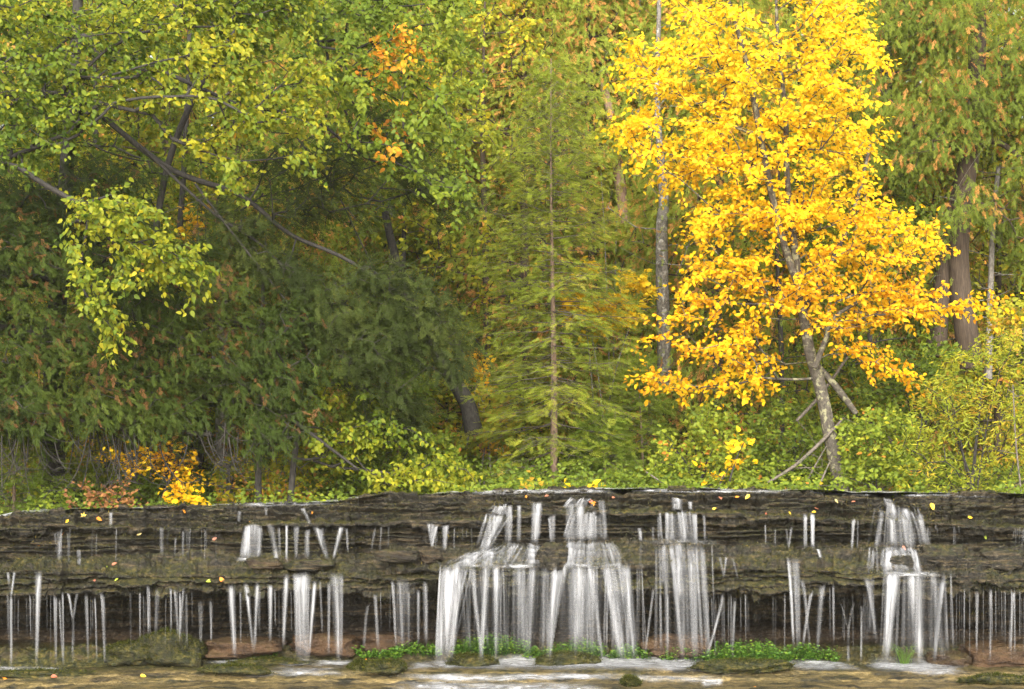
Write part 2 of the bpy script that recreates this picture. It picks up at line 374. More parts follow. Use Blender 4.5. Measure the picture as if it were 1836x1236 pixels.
# ------------------------------------------------------------------ forest floor, river, stream bed
def gz(X, Y):
    X, Y = np.asarray(X, float), np.asarray(Y, float)
    z = lipz(X * F / 20.75 + HX)
    z = np.where(Y > 60, np.where(np.abs(X) > 40, 0, z), z)
    return z + .045 * np.clip(Y - 23, 0, 9) + .42 * np.clip(Y - 32, 0, 26) + .12 * fbm(X * .5, Y * .5, 0, 3, 71) * sm(22.5, 25, Y)
gy = np.concatenate([np.linspace(21.0, 40, 90), np.linspace(41, 70, 30), np.geomspace(74, 900, 14)])
gx = np.concatenate([-np.geomspace(900, 20, 18), np.linspace(-19, 19, 120), np.geomspace(20, 900, 18)])
GX, GY = np.meshgrid(gx, gy)
gzv = gz(GX, GY) - .03
gzv[0] -= .1
tag(mesh('forest_floor', np.stack([GX, GY, gzv], -1), grid_quads(len(gy), len(gx)), None, None, M['litter'], smooth=True), 'leaf covered forest floor rising to a hill', 'ground', None, 'structure')
sx = np.concatenate([-np.geomspace(900, 12, 14), np.linspace(-11, 11, 60), np.geomspace(12, 900, 14)]); sy = np.concatenate([-np.geomspace(600, 20, 10), np.linspace(-18, 21.6, 60)])
SX, SY = np.meshgrid(sx, sy)
tag(mesh('stream_bed', np.stack([SX, SY, -2.32 + .05 * fbm(SX * .8, SY * .8, 0, 3, 72)], -1), grid_quads(len(sy), len(sx)), None, {'floor': np.ones(SX.size), 'moss': .5 * np.ones(SX.size)}, M['rock'], smooth=True), 'wet rocky stream bed below the falls', 'ground', None, 'structure')
rx = np.linspace(PXA, PXB, 240); rd = np.linspace(20.70, 23.6, 14)
RX, RD = np.meshgrid(rx, rd); rv = P(RX, HY, RD); rv[..., 2] = lipz(RX) + .034 + .024 * fbm(RX / 45, RD * 2, 0, 4, 73) - .02 * (1 - sm(430, 760, RX))
tag(mesh('river', rv, grid_quads(12, 240), None, None, M['river'], smooth=True), 'thin sheet of river water running to the lip of the falls', 'water', None, 'structure')

# ------------------------------------------------------------------ leaves
def frames(Ldir, Nn):
    x = nrm(Ldir); y = nrm(np.cross(Nn, x)); z = np.cross(x, y)
    return x, y, z
def inst(tV, tQ, O, X, Y, Z, S, tint, tj=None):
    N, k = len(O), len(tV)
    S = np.broadcast_to(np.asarray(S, float), (N,))
    V = O[:, None, :] + S[:, None, None] * (tV[None, :, 0:1] * X[:, None] + tV[None, :, 1:2] * Y[:, None] + tV[None, :, 2:3] * Z[:, None])
    Q = (tQ[None] + (np.arange(N) * k)[:, None, None]).reshape(-1, 4)
    T = np.repeat(tint, k) if tj is None else (tint[:, None] + tj[None, :]).ravel()
    return V.reshape(-1, 3), Q, np.clip(T, 0, 1)
LEAF = (np.array([(0, 0, 0), (.22, -.30, .05), (.58, -.27, .05), (1, 0, -.10), (.58, .27, .05), (.22, .30, .05)]), np.array([(0, 3, 2, 1), (0, 5, 4, 3)]))
SLIM = (np.array([(0, 0, 0), (.3, -.13, .03), (.65, -.11, .02), (1, 0, -.08), (.65, .11, .02), (.3, .13, .03)]), np.array([(0, 3, 2, 1), (0, 5, 4, 3)]))
def kite(a, ang, ln, wd, drop=0.0):
    c, s = math.cos(ang), math.sin(ang); d = np.array((c, s, 0)); n = np.array((-s, c, 0)); a = np.array(a, float)
    return [a, a + d * ln * .45 - n * wd, a + d * ln + np.array((0, 0, -drop)), a + d * ln * .45 + n * wd]
def tmpl(ks):
    V = np.array([v for k in ks for v in k]); return V, np.arange(len(V)).reshape(-1, 4)
def fan(seed):
    r = random.Random(seed); ks = [kite((0, 0, 0), 0, 1.0, .03, .16)]
    for i in range(5):
        t = .06 + i * .17
        for s in (-1, 1):
            ln = (.55 - .07 * i) * r.uniform(.8, 1.15); an = s * r.uniform(.5, .85); a = (t, 0, -.10 * t)
            ks.append(kite(a, an, ln, .030, .14))
            for q in (.35, .65):
                b = np.array(a) + np.array((math.cos(an), math.sin(an), -.1)) * ln * q
                ks.append(kite(b, an + s * .6, ln * .42, .022, .04)); ks.append(kite(b, an - s * .55, ln * .42, .022, .04))
    return tmpl(ks)
FANS = [fan(1), fan(2)]
def scale_spray(seed):
    """a flat drooping cedar spray: a few ragged, well separated fingers that fork."""
    r = random.Random(seed); ks = [kite((0, 0, 0), r.uniform(-.1, .1), .9, .045, .25)]
    for a0, t, ln in ((.55, .05, .62), (-.6, .12, .60), (.5, .38, .50), (-.5, .45, .46), (.42, .62, .34), (-.42, .68, .30)):
        a0 += r.uniform(-.18, .18); ln *= r.uniform(.7, 1.25); p = (t, 0, -.14 * t)
        ks.append(kite(p, a0, ln, .038, .16 * ln))
        e = (t + math.cos(a0) * ln * .45, math.sin(a0) * ln * .45, -.14 * t - .06 * ln)
        ks.append(kite(e, a0 + (.75 if a0 > 0 else -.75), ln * .5, .030, .08)); ks.append(kite(e, a0 - (.55 if a0 > 0 else -.55), ln * .45, .028, .08))
    return tmpl(ks)
DROOP = [(v * np.array([1.25, .62, 1]), q) for v, q in (scale_spray(k) for k in range(4))]
def sprig(seed, n=9, ln=.27, wd=.022):
    r = random.Random(seed); ks = [kite((0, 0, 0), 0, 1.0, .016, .03)]
    for i in range(n):
        t = .03 + .92 * i / n
        for s in (-1, 1):
            ks.append(kite((t + r.uniform(-.03, .03), 0, r.uniform(-.01, .03)), s * r.uniform(.75, 1.15), ln * (1.05 - .5 * t) * r.uniform(.8, 1.15), wd, r.uniform(-.07, .05)))
    return tmpl(ks)
SPRIGS = [sprig(1), sprig(2)]

def twig_leaves(T, D, k, ln, seed, tint, tpl=LEAF, tl=.30, droop=.45, tj=.18, up=.55, face=.65):
    """k leaves set alternately along a twig that ends at each target T, pointing along D."""
    r = RS(seed); N = len(T)
    D = nrm(D + r.normal(0, .25, (N, 3)))
    t = np.tile(np.linspace(-.55, .5, k), (N, 1)) + r.normal(0, .05, (N, k))
    side = nrm(np.cross(D, np.array([0, 0, 1.]) + r.normal(0, .2, (N, 3))))
    sg = np.where(np.arange(k) % 2, 1, -1)[None, :, None] * np.ones((N, 1, 1))
    O = T[:, None] + D[:, None] * (t * tl)[..., None] + np.array([0, 0, -.10]) * (t[..., None] ** 2) * tl * 2 + r.normal(0, .02, (N, k, 3))
    Ld = D[:, None] * .55 + side[:, None] * sg * .75 + np.array([0, 0, -droop]) + r.normal(0, .38, (N, k, 3))
    Nn = np.array([0, -face, up]) + r.normal(0, .5, (N, k, 3))
    O, Ld, Nn = O.reshape(-1, 3), Ld.reshape(-1, 3), Nn.reshape(-1, 3)
    tt = np.repeat(tint, k) + r.normal(0, tj, N * k)
    return inst(*tpl, O, *frames(Ld, Nn), ln * r.uniform(.7, 1.2, N * k), tt)
def sprays(T, D, k, ln, seed, tint, tpls, spread=.12, droop=.3, flat=.5, tj=.06, face=.35, jit=.35, dead=0.):
    r = RS(seed); N = len(T); out = []
    for j, tp in enumerate(tpls):
        kk = k // len(tpls) + (j < k % len(tpls))
        if kk == 0: continue
        O = np.repeat(T, kk, 0) + r.normal(0, spread, (N * kk, 3)) * np.array([1, 1, flat])
        Ld = np.repeat(nrm(D), kk, 0) + np.array([0, 0, -droop]) + r.normal(0, jit, (N * kk, 3))
        Nn = np.array([0, -face, 1.0]) + r.normal(0, .35, (N * kk, 3))
        tt = np.repeat(tint, kk) + r.normal(0, tj, N * kk); tt[r.rand(N * kk) < dead] = .93
        out.append(inst(*tp, O, *frames(Ld, Nn), ln * r.uniform(.65, 1.2, N * kk), tt))
    return join(out)

# ------------------------------------------------------------------ trunks, limbs
def catmull(pts, n):
    pts = np.array(pts, float); k = len(pts)
    t = np.linspace(0, k - 1, n); i = np.clip(t.astype(int), 0, k - 2); f = (t - i)[:, None]
    p0, p1, p2, p3 = pts[np.maximum(i - 1, 0)], pts[i], pts[i + 1], pts[np.minimum(i + 2, k - 1)]
    return .5 * ((2 * p1) + (-p0 + p2) * f + (2 * p0 - 5 * p1 + 4 * p2 - p3) * f ** 2 + (-p0 + 3 * p1 - 3 * p2 + p3) * f ** 3)
def tube(pts, rad, sides=12, n=None, rough=.08, seed=0):
    """pts k x 3, rad k: a smooth tapering trunk; returns V, quads, tint."""
    n = n or max(12, len(pts) * 8)
    c = catmull(np.column_stack([pts, rad]), n); p, r = c[:, :3], np.maximum(c[:, 3], .001)
    t = nrm(np.gradient(p, axis=0)); a = np.tile([0., 1, .05], (n, 1)); u = nrm(np.cross(t, a)); v = np.cross(t, u)
    th = np.linspace(0, 2 * np.pi, sides, endpoint=False)
    s = np.arange(n)[:, None] * .35
    rr = r[:, None] * (1 + rough * fbm(np.cos(th)[None] * 2 + seed, np.sin(th)[None] * 2, s, 3, 91 + seed))
    V = p[:, None] + rr[..., None] * (np.cos(th)[None, :, None] * u[:, None] + np.sin(th)[None, :, None] * v[:, None])
    i = np.arange(n * sides).reshape(n, sides); j = np.roll(i, -1, 1)
    Q = np.stack([i[:-1], j[:-1], j[1:], i[1:]], -1).reshape(-1, 4)
    V = V.reshape(-1, 3)
    return V, Q, np.zeros(len(V))
def prisms(A, B, ra, rb, sides=5):
    t = nrm(B - A); a = np.tile([.13, .97, .21], (len(A), 1)); u = nrm(np.cross(t, a)); v = np.cross(t, u)
    th = np.linspace(0, 2 * np.pi, sides, endpoint=False); c, s = np.cos(th)[None, :, None], np.sin(th)[None, :, None]
    ring = c * u[:, None] + s * v[:, None]
    V = np.concatenate([A[:, None] + ring * ra[:, None, None], B[:, None] + ring * rb[:, None, None]], 1)
    i = np.arange(sides); q = np.stack([i, np.roll(i, -1), np.roll(i, -1) + sides, i + sides], -1)
    Q = (q[None] + (np.arange(len(A)) * 2 * sides)[:, None, None]).reshape(-1, 4)
    return V.reshape(-1, 3), Q, np.zeros(V.shape[0] * 2 * sides)
def grow(trunk, trad, targets, bf=.35, r0=.0028, seed=0, wig=.10, sag=.0, rmax=.5):
    """branches reaching from a trunk to every target (a balanced spanning tree); returns prisms and each target's direction."""
    r = RS(seed)
    tk = np.array(trunk, float); nodes = [p for p in tk]; par = [-1] * len(tk)
    seg = np.concatenate([[0], np.cumsum(np.linalg.norm(np.diff(tk, axis=0), axis=1))]) * .3
    path = list(seg); nt0 = len(tk)
    T = np.array(targets, float); M_ = len(T)
    best = np.full(M_, 1e9); who = np.zeros(M_, int); done = np.zeros(M_, bool)
    def offer(i):
        d = np.linalg.norm(T - nodes[i], axis=1)
        up = np.clip(nodes[i][2] - T[:, 2], 0, None) * .35     # prefer to grow upwards and outwards
        c = d + bf * path[i] + up
        m = c < best; best[m] = c[m]; who[m] = i
    for i in range(nt0): offer(i)
    dirs = np.zeros((M_, 3)); tnode = np.zeros(M_, int)
    for _ in range(M_):
        k = int(np.argmin(np.where(done, 1e9, best))); done[k] = True
        a, b = nodes[who[k]], T[k]; ln = np.linalg.norm(b - a); n = max(1, int(ln / .16)); prev = who[k]
        off = r.normal(0, wig, 3) * ln
        for j in range(1, n + 1):
            t = j / n; p = a + (b - a) * t + off * (t * (1 - t)) + np.array([0, 0, -sag * ln * 4 * t * (1 - t)])
            nodes.append(p); par.append(prev); path.append(path[prev] + ln / n); prev = len(nodes) - 1
            offer(prev)
        pp = nodes[par[prev]]; dirs[k] = b - (a if ln < .5 else pp); tnode[k] = prev
    N = len(nodes); cnt = np.zeros(N); ch = np.zeros(N)
    for i in tnode: cnt[i] += 1
    for i in range(N - 1, nt0 - 1, -1): cnt[par[i]] += cnt[i]
    rad = r0 * np.maximum(cnt, 1) ** .48
    trad = np.asarray(trad, float)
    E = np.arange(nt0, N); pr = np.array(par)[E]; nd = np.array(nodes)
    root = np.full(N, 1e9)
    for i in E: root[i] = rmax * trad[par[i]] if par[i] < nt0 else root[par[i]]
    rad[nt0:] = np.minimum(rad[nt0:], root[nt0:])
    ra = np.where(pr < nt0, rad[E], rad[np.maximum(pr, 0)])
    return prisms(nd[pr], nd[E], ra, rad[E]), dirs
def inpoly(poly, x, y):
    p = np.array(poly, float); x1, y1 = p[:, 0], p[:, 1]; x2, y2 = np.roll(x1, -1), np.roll(y1, -1)
    c = ((y1[None] > y[:, None]) != (y2[None] > y[:, None])) & (x[:, None] < (x2 - x1)[None] * (y[:, None] - y1[None]) / ((y2 - y1)[None] + 1e-9) + x1[None])
    return c.sum(1) % 2 == 1
def fill(poly, n, d0, d1, seed, gap=-.25, gs=70.0, stretch=1.6):
    """n points inside an outline seen from the camera place, spread in depth, in clumps with gaps."""
    r = RS(seed); p = np.array(poly, float); lo, hi = p.min(0), p.max(0); out = np.zeros((0, 3))
    while len(out) < n:
        q = r.uniform(lo, hi, (n * 4, 2)); q = q[inpoly(poly, q[:, 0], q[:, 1])]
        q = q[fbm(q[:, 0] / (gs * stretch), q[:, 1] / gs, 0, 3, seed + 3) > gap]
        d = r.uniform(d0, d1, len(q)); out = np.concatenate([out, np.column_stack([q, d])])
    out = out[:n]
    return P(out[:, 0], out[:, 1], out[:, 2]), out
def tints(T, seed, lo=.2, hi=.8, f=1.6, rnd=.12):
    return np.clip(lo + (hi - lo) * (.5 + .8 * fbm(T[:, 0] * f, T[:, 1] * f, T[:, 2] * f, 3, seed)) + RS(seed).normal(0, rnd, len(T)), 0, 1)
def trunkpts(l, d):       # (px, py, radius in photo px)
    a = np.array(l, float); dd = np.full(len(a), d) if np.isscalar(d) else np.array(d, float)
    return P(a[:, 0], a[:, 1], dd), a[:, 2] * dd / F
def broadleaf(name, label, cat, trunk, d, T, D0, mat, bark, leaf=.085, k=12, tint=None, seed=1, tpl=LEAF, tl=.32, group=None, bf=.35, r0=.0028, droop=.45, tj=.18, sides=12, extra=(), **kw):
    tp, tr = trunkpts(trunk, d)
    root = thing(name, label, cat, tp[0], group)
    c = catmull(np.column_stack([tp, tr]), max(12, len(tp) * 6))
    mesh('trunk', *join([tube(tp, tr, sides, seed=seed)] + [tube(*trunkpts(l, dd), 8, seed=seed) for l, dd in extra])[:2], None, None, bark, root, True)
    br, dirs = grow(c[:, :3], c[:, 3], T, bf, r0, seed)
    mesh('branches', br[0], br[1], None, None, bark, root, True)
    tt = tints(T, seed) if tint is None else tint
    V, Q, t = twig_leaves(T, nrm(dirs) + np.array([0, 0, -.15]), k, leaf, seed, tt, tpl, tl, droop, tj, **kw)
    mesh('crown', V, Q, None, {'tint': t}, mat, root)
    return root

# ================================================================== the trees that show
# golden birch
def golden():
    top = [(1195, -60), (1205, 40), (1128, 75), (1112, 140), (1135, 190), (1105, 235), (1128, 290), (1190, 320), (1185, 350), (1230, 330), (1270, 370), (1240, 420), (1560, 410), (1560, 300), (1580, 250), (1560, 190), (1585, 110), (1560, 60), (1520, -60)]
    mid = [(1230, 400), (1250, 450), (1215, 540), (1180, 600), (1140, 640), (1150, 680), (1180, 705), (1300, 715), (1400, 690), (1420, 640), (1480, 640), (1560, 660), (1580, 600), (1690, 560), (1650, 520), (1700, 470), (1690, 420), (1640, 385), (1560, 360), (1480, 350), (1300, 380)]
    arm = [(1540, 520), (1640, 510), (1720, 520), (1800, 540), (1825, 556), (1760, 575), (1690, 560), (1620, 570), (1540, 575)]
    arm2 = [(1495, 605), (1560, 612), (1610, 640), (1675, 690), (1650, 700), (1590, 670), (1500, 640)]
    T, q = zip(*[fill(top, 800, 20.9, 23.0, 11, -.22, 30, 2.0), fill(mid, 370, 20.9, 23.1, 12, .02, 30, 2.6), fill(arm, 34, 21.6, 22.3, 13, -.6), fill(arm2, 18, 21.6, 22.2, 14, -.6)])
    T = np.concatenate(T); q = np.concatenate(q)
    tint = np.clip(.74 - .46 * sm(160, 640, q[:, 1]) + .28 * fbm(T[:, 0] * 1.5, T[:, 1] * 1.5, T[:, 2] * 1.5, 3, 15) + RS(16).normal(0, .06, len(T)), 0, 1)
    tr = [(1512, 890, 14), (1492, 800, 12.5), (1472, 700, 11.5), (1452, 630, 10), (1436, 540, 8.5), (1424, 440, 7), (1412, 330, 5.5), (1408, 200, 4.5), (1395, 80, 3.5), (1390, -60, 2)]
    ex = [([(1450, 640, 6), (1500, 695, 6.5), (1535, 742, 5)], 22.1), ([(1434, 520, 7), (1400, 420, 7), (1370, 280, 6), (1340, 120, 5), (1300, -20, 3)], 21.8),
          ([(1440, 560, 6), (1490, 470, 5), (1530, 380, 4), (1560, 260, 2.5)], 22.2), ([(1460, 660, 6), (1480, 610, 5), (1495, 570, 4), (1560, 530, 2.5)], 21.8)]
    broadleaf('birch_tree', 'tall leaning birch with blazing golden leaves and lichened trunk at the falls lip', 'tree', tr, 22.0, T, None, M['gold'], M['bark_birch'], .064, 22, tint, 11, tl=.48, bf=.45, tj=.17, extra=ex, r0=.0026)
golden()
# yellow green birch hanging in from the upper left
def upper_birch():
    A = [(-120, -60), (340, -60), (330, 60), (250, 150), (160, 230), (60, 300), (-120, 330)]
    B = [(250, 120), (330, 90), (420, 60), (520, 70), (590, 120), (605, 190), (575, 250), (585, 300), (555, 320), (520, 290), (500, 250), (440, 240), (430, 300), (415, 340), (395, 350), (370, 300), (300, 275), (270, 200)]
    Cc = [(130, 350), (190, 330), (240, 335), (280, 370), (310, 410), (360, 470), (375, 530), (340, 545), (290, 525), (250, 560), (235, 600), (185, 620), (160, 580), (140, 500), (120, 440)]
    D = [(330, -60), (560, -60), (560, 60), (480, 90), (380, 100), (300, 130)]
    T, q = zip(*[fill(A, 460, 19.6, 21.4, 21, -.25), fill(B, 170, 19.4, 20.6, 22, -.10, 26, 2.4), fill(Cc, 150, 19.2, 20.2, 23, -.12, 26, 2.4), fill(D, 190, 19.8, 21.2, 24, -.15)])
    T = np.concatenate(T); n = [460, 170, 150, 190]; base = np.repeat([.33, .48, .46, .34], n)
    tint = np.clip(base + .28 * fbm(T[:, 0] * 1.6, T[:, 1] * 1.6, T[:, 2] * 1.6, 3, 25) + RS(26).normal(0, .07, len(T)), 0, 1)
    tr = [(-330, 930, 30), (-300, 600, 27), (-250, 300, 22), (-180, 0, 16), (-120, -220, 10)]
    broadleaf('birch_tree', 'yellow green birch reaching in over the dark cedar at the upper left', 'tree', tr, 20.8, T, None, M['yelgreen'], M['bark_dark'], .068, 21, tint, 21, tl=.44, bf=.5, tj=.13, droop=.6)
    E = [(520, -60), (840, -60), (830, 60), (845, 140), (835, 220), (850, 300), (830, 380), (790, 350), (720, 300), (690, 330), (640, 260), (600, 180), (570, 80)]
    T2, q = fill(E, 300, 20.0, 21.8, 28, -.22)
    tint = np.clip(.42 + .3 * fbm(T2[:, 0] * 1.4, T2[:, 1] * 1.4, T2[:, 2] * 1.4, 3, 29) + RS(30).normal(0, .07, len(T2)), 0, .82)
    org = inpoly([(650, 60), (760, 40), (790, 110), (700, 160), (740, 230), (720, 300), (670, 290), (650, 160)], q[:, 0], q[:, 1]) & (RS(31).rand(len(T2)) < .36); tint[org] = .93
    tr = [(520, -500, 16), (560, -260, 15), (600, -120, 10), (660, 0, 6), (720, 90, 3)]
    broadleaf('birch_tree', 'green birch crown with scattered orange leaves above the hemlock boughs', 'tree', [(250, 700, 7), (300, 300, 6), (420, 60, 5), (560, -80, 4), (640, -160, 3)], 22.2, T2, None, M['greenorange'], M['bark_dark'], .070, 22, tint, 28, tl=.44, bf=.5, tj=.07, droop=.5)
upper_birch()
def maple_curtain():
    A = [(-140, -80), (860, -80), (860, 200), (800, 330), (640, 430), (480, 440), (330, 480), (150, 470), (-140, 420)]
    T, q = fill(A, 760, 22.6, 24.6, 37, -.22, 50)
    tint = np.clip(.38 + .42 * fbm(T[:, 0] * 1.1, T[:, 1] * 1.1, T[:, 2] * 1.1, 3, 38) + RS(39).normal(0, .08, len(T)), 0, .97)
    broadleaf('maple_tree', 'broad mid green maple filling the space behind the hanging birch at the upper left', 'tree', [(300, 915, 8), (310, 600, 7), (330, 300, 5), (340, 60, 4), (345, -140, 3)], 23.8, T, None, M['mapleleaf'], M['bark_dark'], .066, 21, tint, 37, tl=.36, bf=.4, tj=.12, droop=.5, r0=.0018)
maple_curtain()
def sapling():
    A = [(515, 680), (560, 660), (620, 690), (690, 720), (730, 760), (790, 800), (840, 840), (868, 880), (830, 896), (740, 892), (640, 880), (600, 850), (560, 800), (540, 740)]
    T, q = fill(A, 190, 20.9, 22.0, 33, -.12, 26, 2.0)
    tint = np.clip(.40 + .28 * fbm(T[:, 0] * 2, T[:, 1] * 2, T[:, 2] * 2, 3, 35) + .14 * sm(780, 880, q[:, 1]), 0, .9)
    broadleaf('beech_sapling', 'drooping yellow green beech sapling at the lip left of the spruce', 'sapling', [(520, 908, 6), (528, 820, 5.5), (545, 740, 5), (590, 690, 4), (660, 700, 3)], 21.4, T, None, M['yelgreen'], M['bark_dark'], .064, 20, tint, 33, tl=.42, droop=.65, tj=.12)
sapling()
# spruce in the middle
def conifer(name, label, px, base_y, top_y, d, half, mat, bark, seed, trad, bare=0.0, whorl=.20, droop=.10, ln=.17, ph=.4, group=None, per=6, dens=1.0):
    r = RS(seed); b = P(px, base_y, d); t = P(px - 5, top_y, d); h = t[2] - b[2]
    root = thing(name, label, 'tree', b, group)
    tp = np.array([b, b + (t - b) * .3 + [.01, 0, 0], b + (t - b) * .7 - [.01, 0, 0], t])
    A, B, ra, rb, T, D, tt = [], [], [], [], [], [], []
    z = .12 * h if bare > .5 else .05 * h
    ks = []
    while z < h * .985:
        f = z / h
        R = np.interp(f, [x[0] for x in half], [x[1] for x in half])
        n = per if f < .93 else 4
        a0 = r.uniform(0, 6.28)
        for k in range(n):
            az = a0 + 6.283 * k / n + r.normal(0, .22); L = R * r.uniform(.5, 1.15); el = np.interp(f, [0, .5, 1], [-.12, .10, .75]) + r.normal(0, .07)
            o = b + (t - b) * f + np.array([0, 0, r.normal(0, .03)]); dh = np.array([math.cos(az), math.sin(az), 0])
            m = max(3, int(L / .13)); prev = o
            for j in range(1, m + 1):
                q = j / m; p = o + dh * L * q + np.array([0, 0, L * (math.tan(el) * q - droop * 2.2 * q * (1 - .55 * q))]) + r.normal(0, .008, 3)
                A.append(prev); B.append(p); ra.append(.007 * L * (1.1 - q + .1)); rb.append(.007 * L * (1.1 - q))
                dirn = p - prev; sd = np.cross(dh, [0, 0, 1.]); prev = p
                if q < bare * (1 - f) + .10: continue
                if r.rand() > dens: continue
                T.append(p); D.append(dirn / np.linalg.norm(dirn)); tt.append(.3 + .35 * q)
                for s in (-1, 1):
                    tl = .42 * L * (1.15 - q) + .05; nn = max(1, int(tl / .13)); dd = nrm(dh * .75 + sd * s * .8 + np.array([0, 0, -.12]) + r.normal(0, .15, 3)); pv = p
                    for i in range(1, nn + 1):
                        e = p + dd * tl * i / nn + np.array([0, 0, -.05 * i / nn])
                        A.append(pv); B.append(e); ra.append(.0025); rb.append(.0015); pv = e
                        T.append(e); D.append(dd); tt.append(.3 + .35 * q)
        z += whorl * r.uniform(.7, 1.2) * (1 - .35 * f)
    mesh('trunk', *tube(tp, np.array([trad, trad * .72, trad * .26, .004]), 10, 30, seed=seed)[:2], None, None, bark, root, True)
    br = prisms(np.array(A), np.array(B), np.array(ra), np.array(rb), 4)
    mesh('branches', br[0], br[1], None, None, M['deadwood'], root)
    T, D = np.array(T), np.array(D); tt = np.array(tt) + .35 * fbm(T[:, 0] * 2, T[:, 1] * 2, T[:, 2] * 2, 3, seed) + r.normal(0, .08, len(T))
    V, Q, t_ = sprays(T, D, 3, ln, seed, tt, SPRIGS, .04, .08, .6, .1, .2, .22)
    mesh('crown', V, Q, None, {'tint': t_}, mat, root)
    return root
conifer('spruce_tree', 'slender olive spruce with a bare lower trunk rising behind the middle of the falls', 993, 884, 105, 23.6, [(0, 1.05), (.3, 1.2), (.49, 1.05), (.69, .84), (.88, .5), (.96, .2), (1, .05)], M['spruce'], M['bark_spruce'], 41, .050, .18, .15, .08, .15, dens=.66, per=6)
conifer('fir_sapling', 'small bright green fir standing between the spruce and the golden birch', 1152, 884, 640, 24.2, [(0, .62), (.3, .55), (.7, .3), (1, .05)], M['fir'], M['bark_spruce'], 42, .022, .2, .15, .05, .15)
conifer('fir_sapling', 'low fir with feathery green boughs beside the spruce foot', 1085, 886, 745, 23.4, [(0, .5), (.4, .4), (1, .05)], M['fir'], M['bark_spruce'], 43, .018, .1, .12, .02, .15)
conifer('fir_sapling', 'light green fir half hidden under the dark cedar at the far left bank', 25, 925, 690, 22.3, [(0, .75), (.4, .6), (1, .05)], M['fir'], M['bark_spruce'], 44, .025, .15, .14, .05, .16)
conifer('fir_sapling', 'dark green fir behind the leaning dark trunk', 715, 890, 560, 25.0, [(0, .7), (.4, .6), (1, .05)], M['fir'], M['bark_spruce'], 45, .025, .15, .16, .05, .16)
# dark cedar overhanging the left bank, with bare hanging twigs under it
def dark_cedar():
    A = [(-160, 330), (0, 360), (90, 430), (150, 480), (260, 470), (330, 470), (430, 520), (520, 540), (585, 580), (580, 660), (545, 700), (575, 730), (500, 790), (440, 815), (380, 800), (280, 780), (180, 790), (90, 800), (0, 770), (-160, 800)]
    T, q = fill(A, 1500, 20.35, 22.6, 51, -.30, 60)
    U = [(-120, 250), (60, 330), (200, 270), (330, 330), (420, 430), (500, 520), (330, 500), (100, 470), (-120, 420)]
    T2, q2 = fill(U, 330, 21.4, 23.2, 52, -.2, 50)
    T = np.concatenate([T, T2])
    tp, tr = trunkpts([(-260, 930, 40), (-220, 760, 36), (-130, 560, 30), (-60, 300, 24), (-40, 0, 18), (-30, -200, 10)], 22.7)
    root = thing('cedar_tree', 'big dark cedar overhanging the left bank with rusty sprays and bare hanging twigs', 'tree', tp[0])
    lim = [([(-140, 580, 14), (60, 600, 12), (240, 660, 9), (400, 720, 6), (560, 740, 3)], 21.7), ([(-110, 480, 14), (120, 500, 10), (330, 560, 7), (520, 600, 3)], 21.6),
           ([(-190, 700, 13), (0, 730, 10), (200, 765, 7), (380, 780, 4)], 21.3), ([(380, 640, 3), (450, 700, 5), (540, 765, 4), (640, 840, 2)], 21.1)]
    mesh('trunk', *tube(tp, tr, 12)[:2], None, None, M['bark_cedar'], root, True)
    lp = [trunkpts(l, dd) for l, dd in lim]
    mesh('limbs', *join([tube(p, r_, 8, seed=i) for i, (p, r_) in enumerate(lp)])[:2], None, None, M['bark_dark'], root, True)
    c = np.concatenate([catmull(np.column_stack([tp, tr]), 30)] + [catmull(np.column_stack([p, r_]), 22) for p, r_ in lp])
    br, dirs = grow(c[:, :3], c[:, 3], T, .2, .0026, 53, .12)
    # fringe of bare drooping twigs
    r = RS(54); fr = []
    for k in range(120):
        x0 = r.uniform(-60, 520); y0 = r.uniform(755, 800) - .10 * max(0, x0 - 300); dx = r.normal(18, 34); L = r.uniform(25, 105) * (1 if x0 < 330 else .7); d0 = r.uniform(20.5, 21.7)
        q = np.array([(x0, y0), (x0 + dx * .25, y0 + L * .55), (x0 + dx * .7, y0 + L * .95), (x0 + dx * 1.25, y0 + L * r.uniform(.85, 1.05))]); p = P(q[:, 0], q[:, 1], d0 + np.array([0, -.05, -.1, -.15])); rr = r.uniform(.004, .009) * np.array([1, .8, .55, .3])
        fr.append(tube(p, rr, 4, 12, seed=k)); c_ = catmull(p, 12)
        for m in range(r.randint(1, 5)):
            i_ = r.randint(3, 11); e_ = c_[i_] + r.normal(0, 1, 3) * [.10, .06, .03] + [0, 0, -r.uniform(.02, .16)]
            fr.append(tube(np.array([c_[i_], (c_[i_] + e_) / 2 + r.normal(0, .02, 3), e_]), np.array([.004, .003, .0015]), 4, 6, seed=k + m))
    fr = join(fr); hk = fr
    bb = join([br, fr]); mesh('branches', bb[0], bb[1], None, None, M['bark_dark'], root, True)
    tt = np.clip(.42 + .5 * fbm(T[:, 0] * 1.2, T[:, 1] * 1.2, T[:, 2] * 1.2, 3, 57), .0, .78); tt[r.rand(len(T)) < .03] = .92
    D = nrm(dirs) * .6 + np.array([.45, -.25, -.35])
    V, Q, t = sprays(T, D, 16, .125, 58, tt, DROOP, .13, .25, .7, .10, .6, .55, .05)
    # some rusty dead sprays singly
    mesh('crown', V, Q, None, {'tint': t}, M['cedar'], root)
dark_cedar()
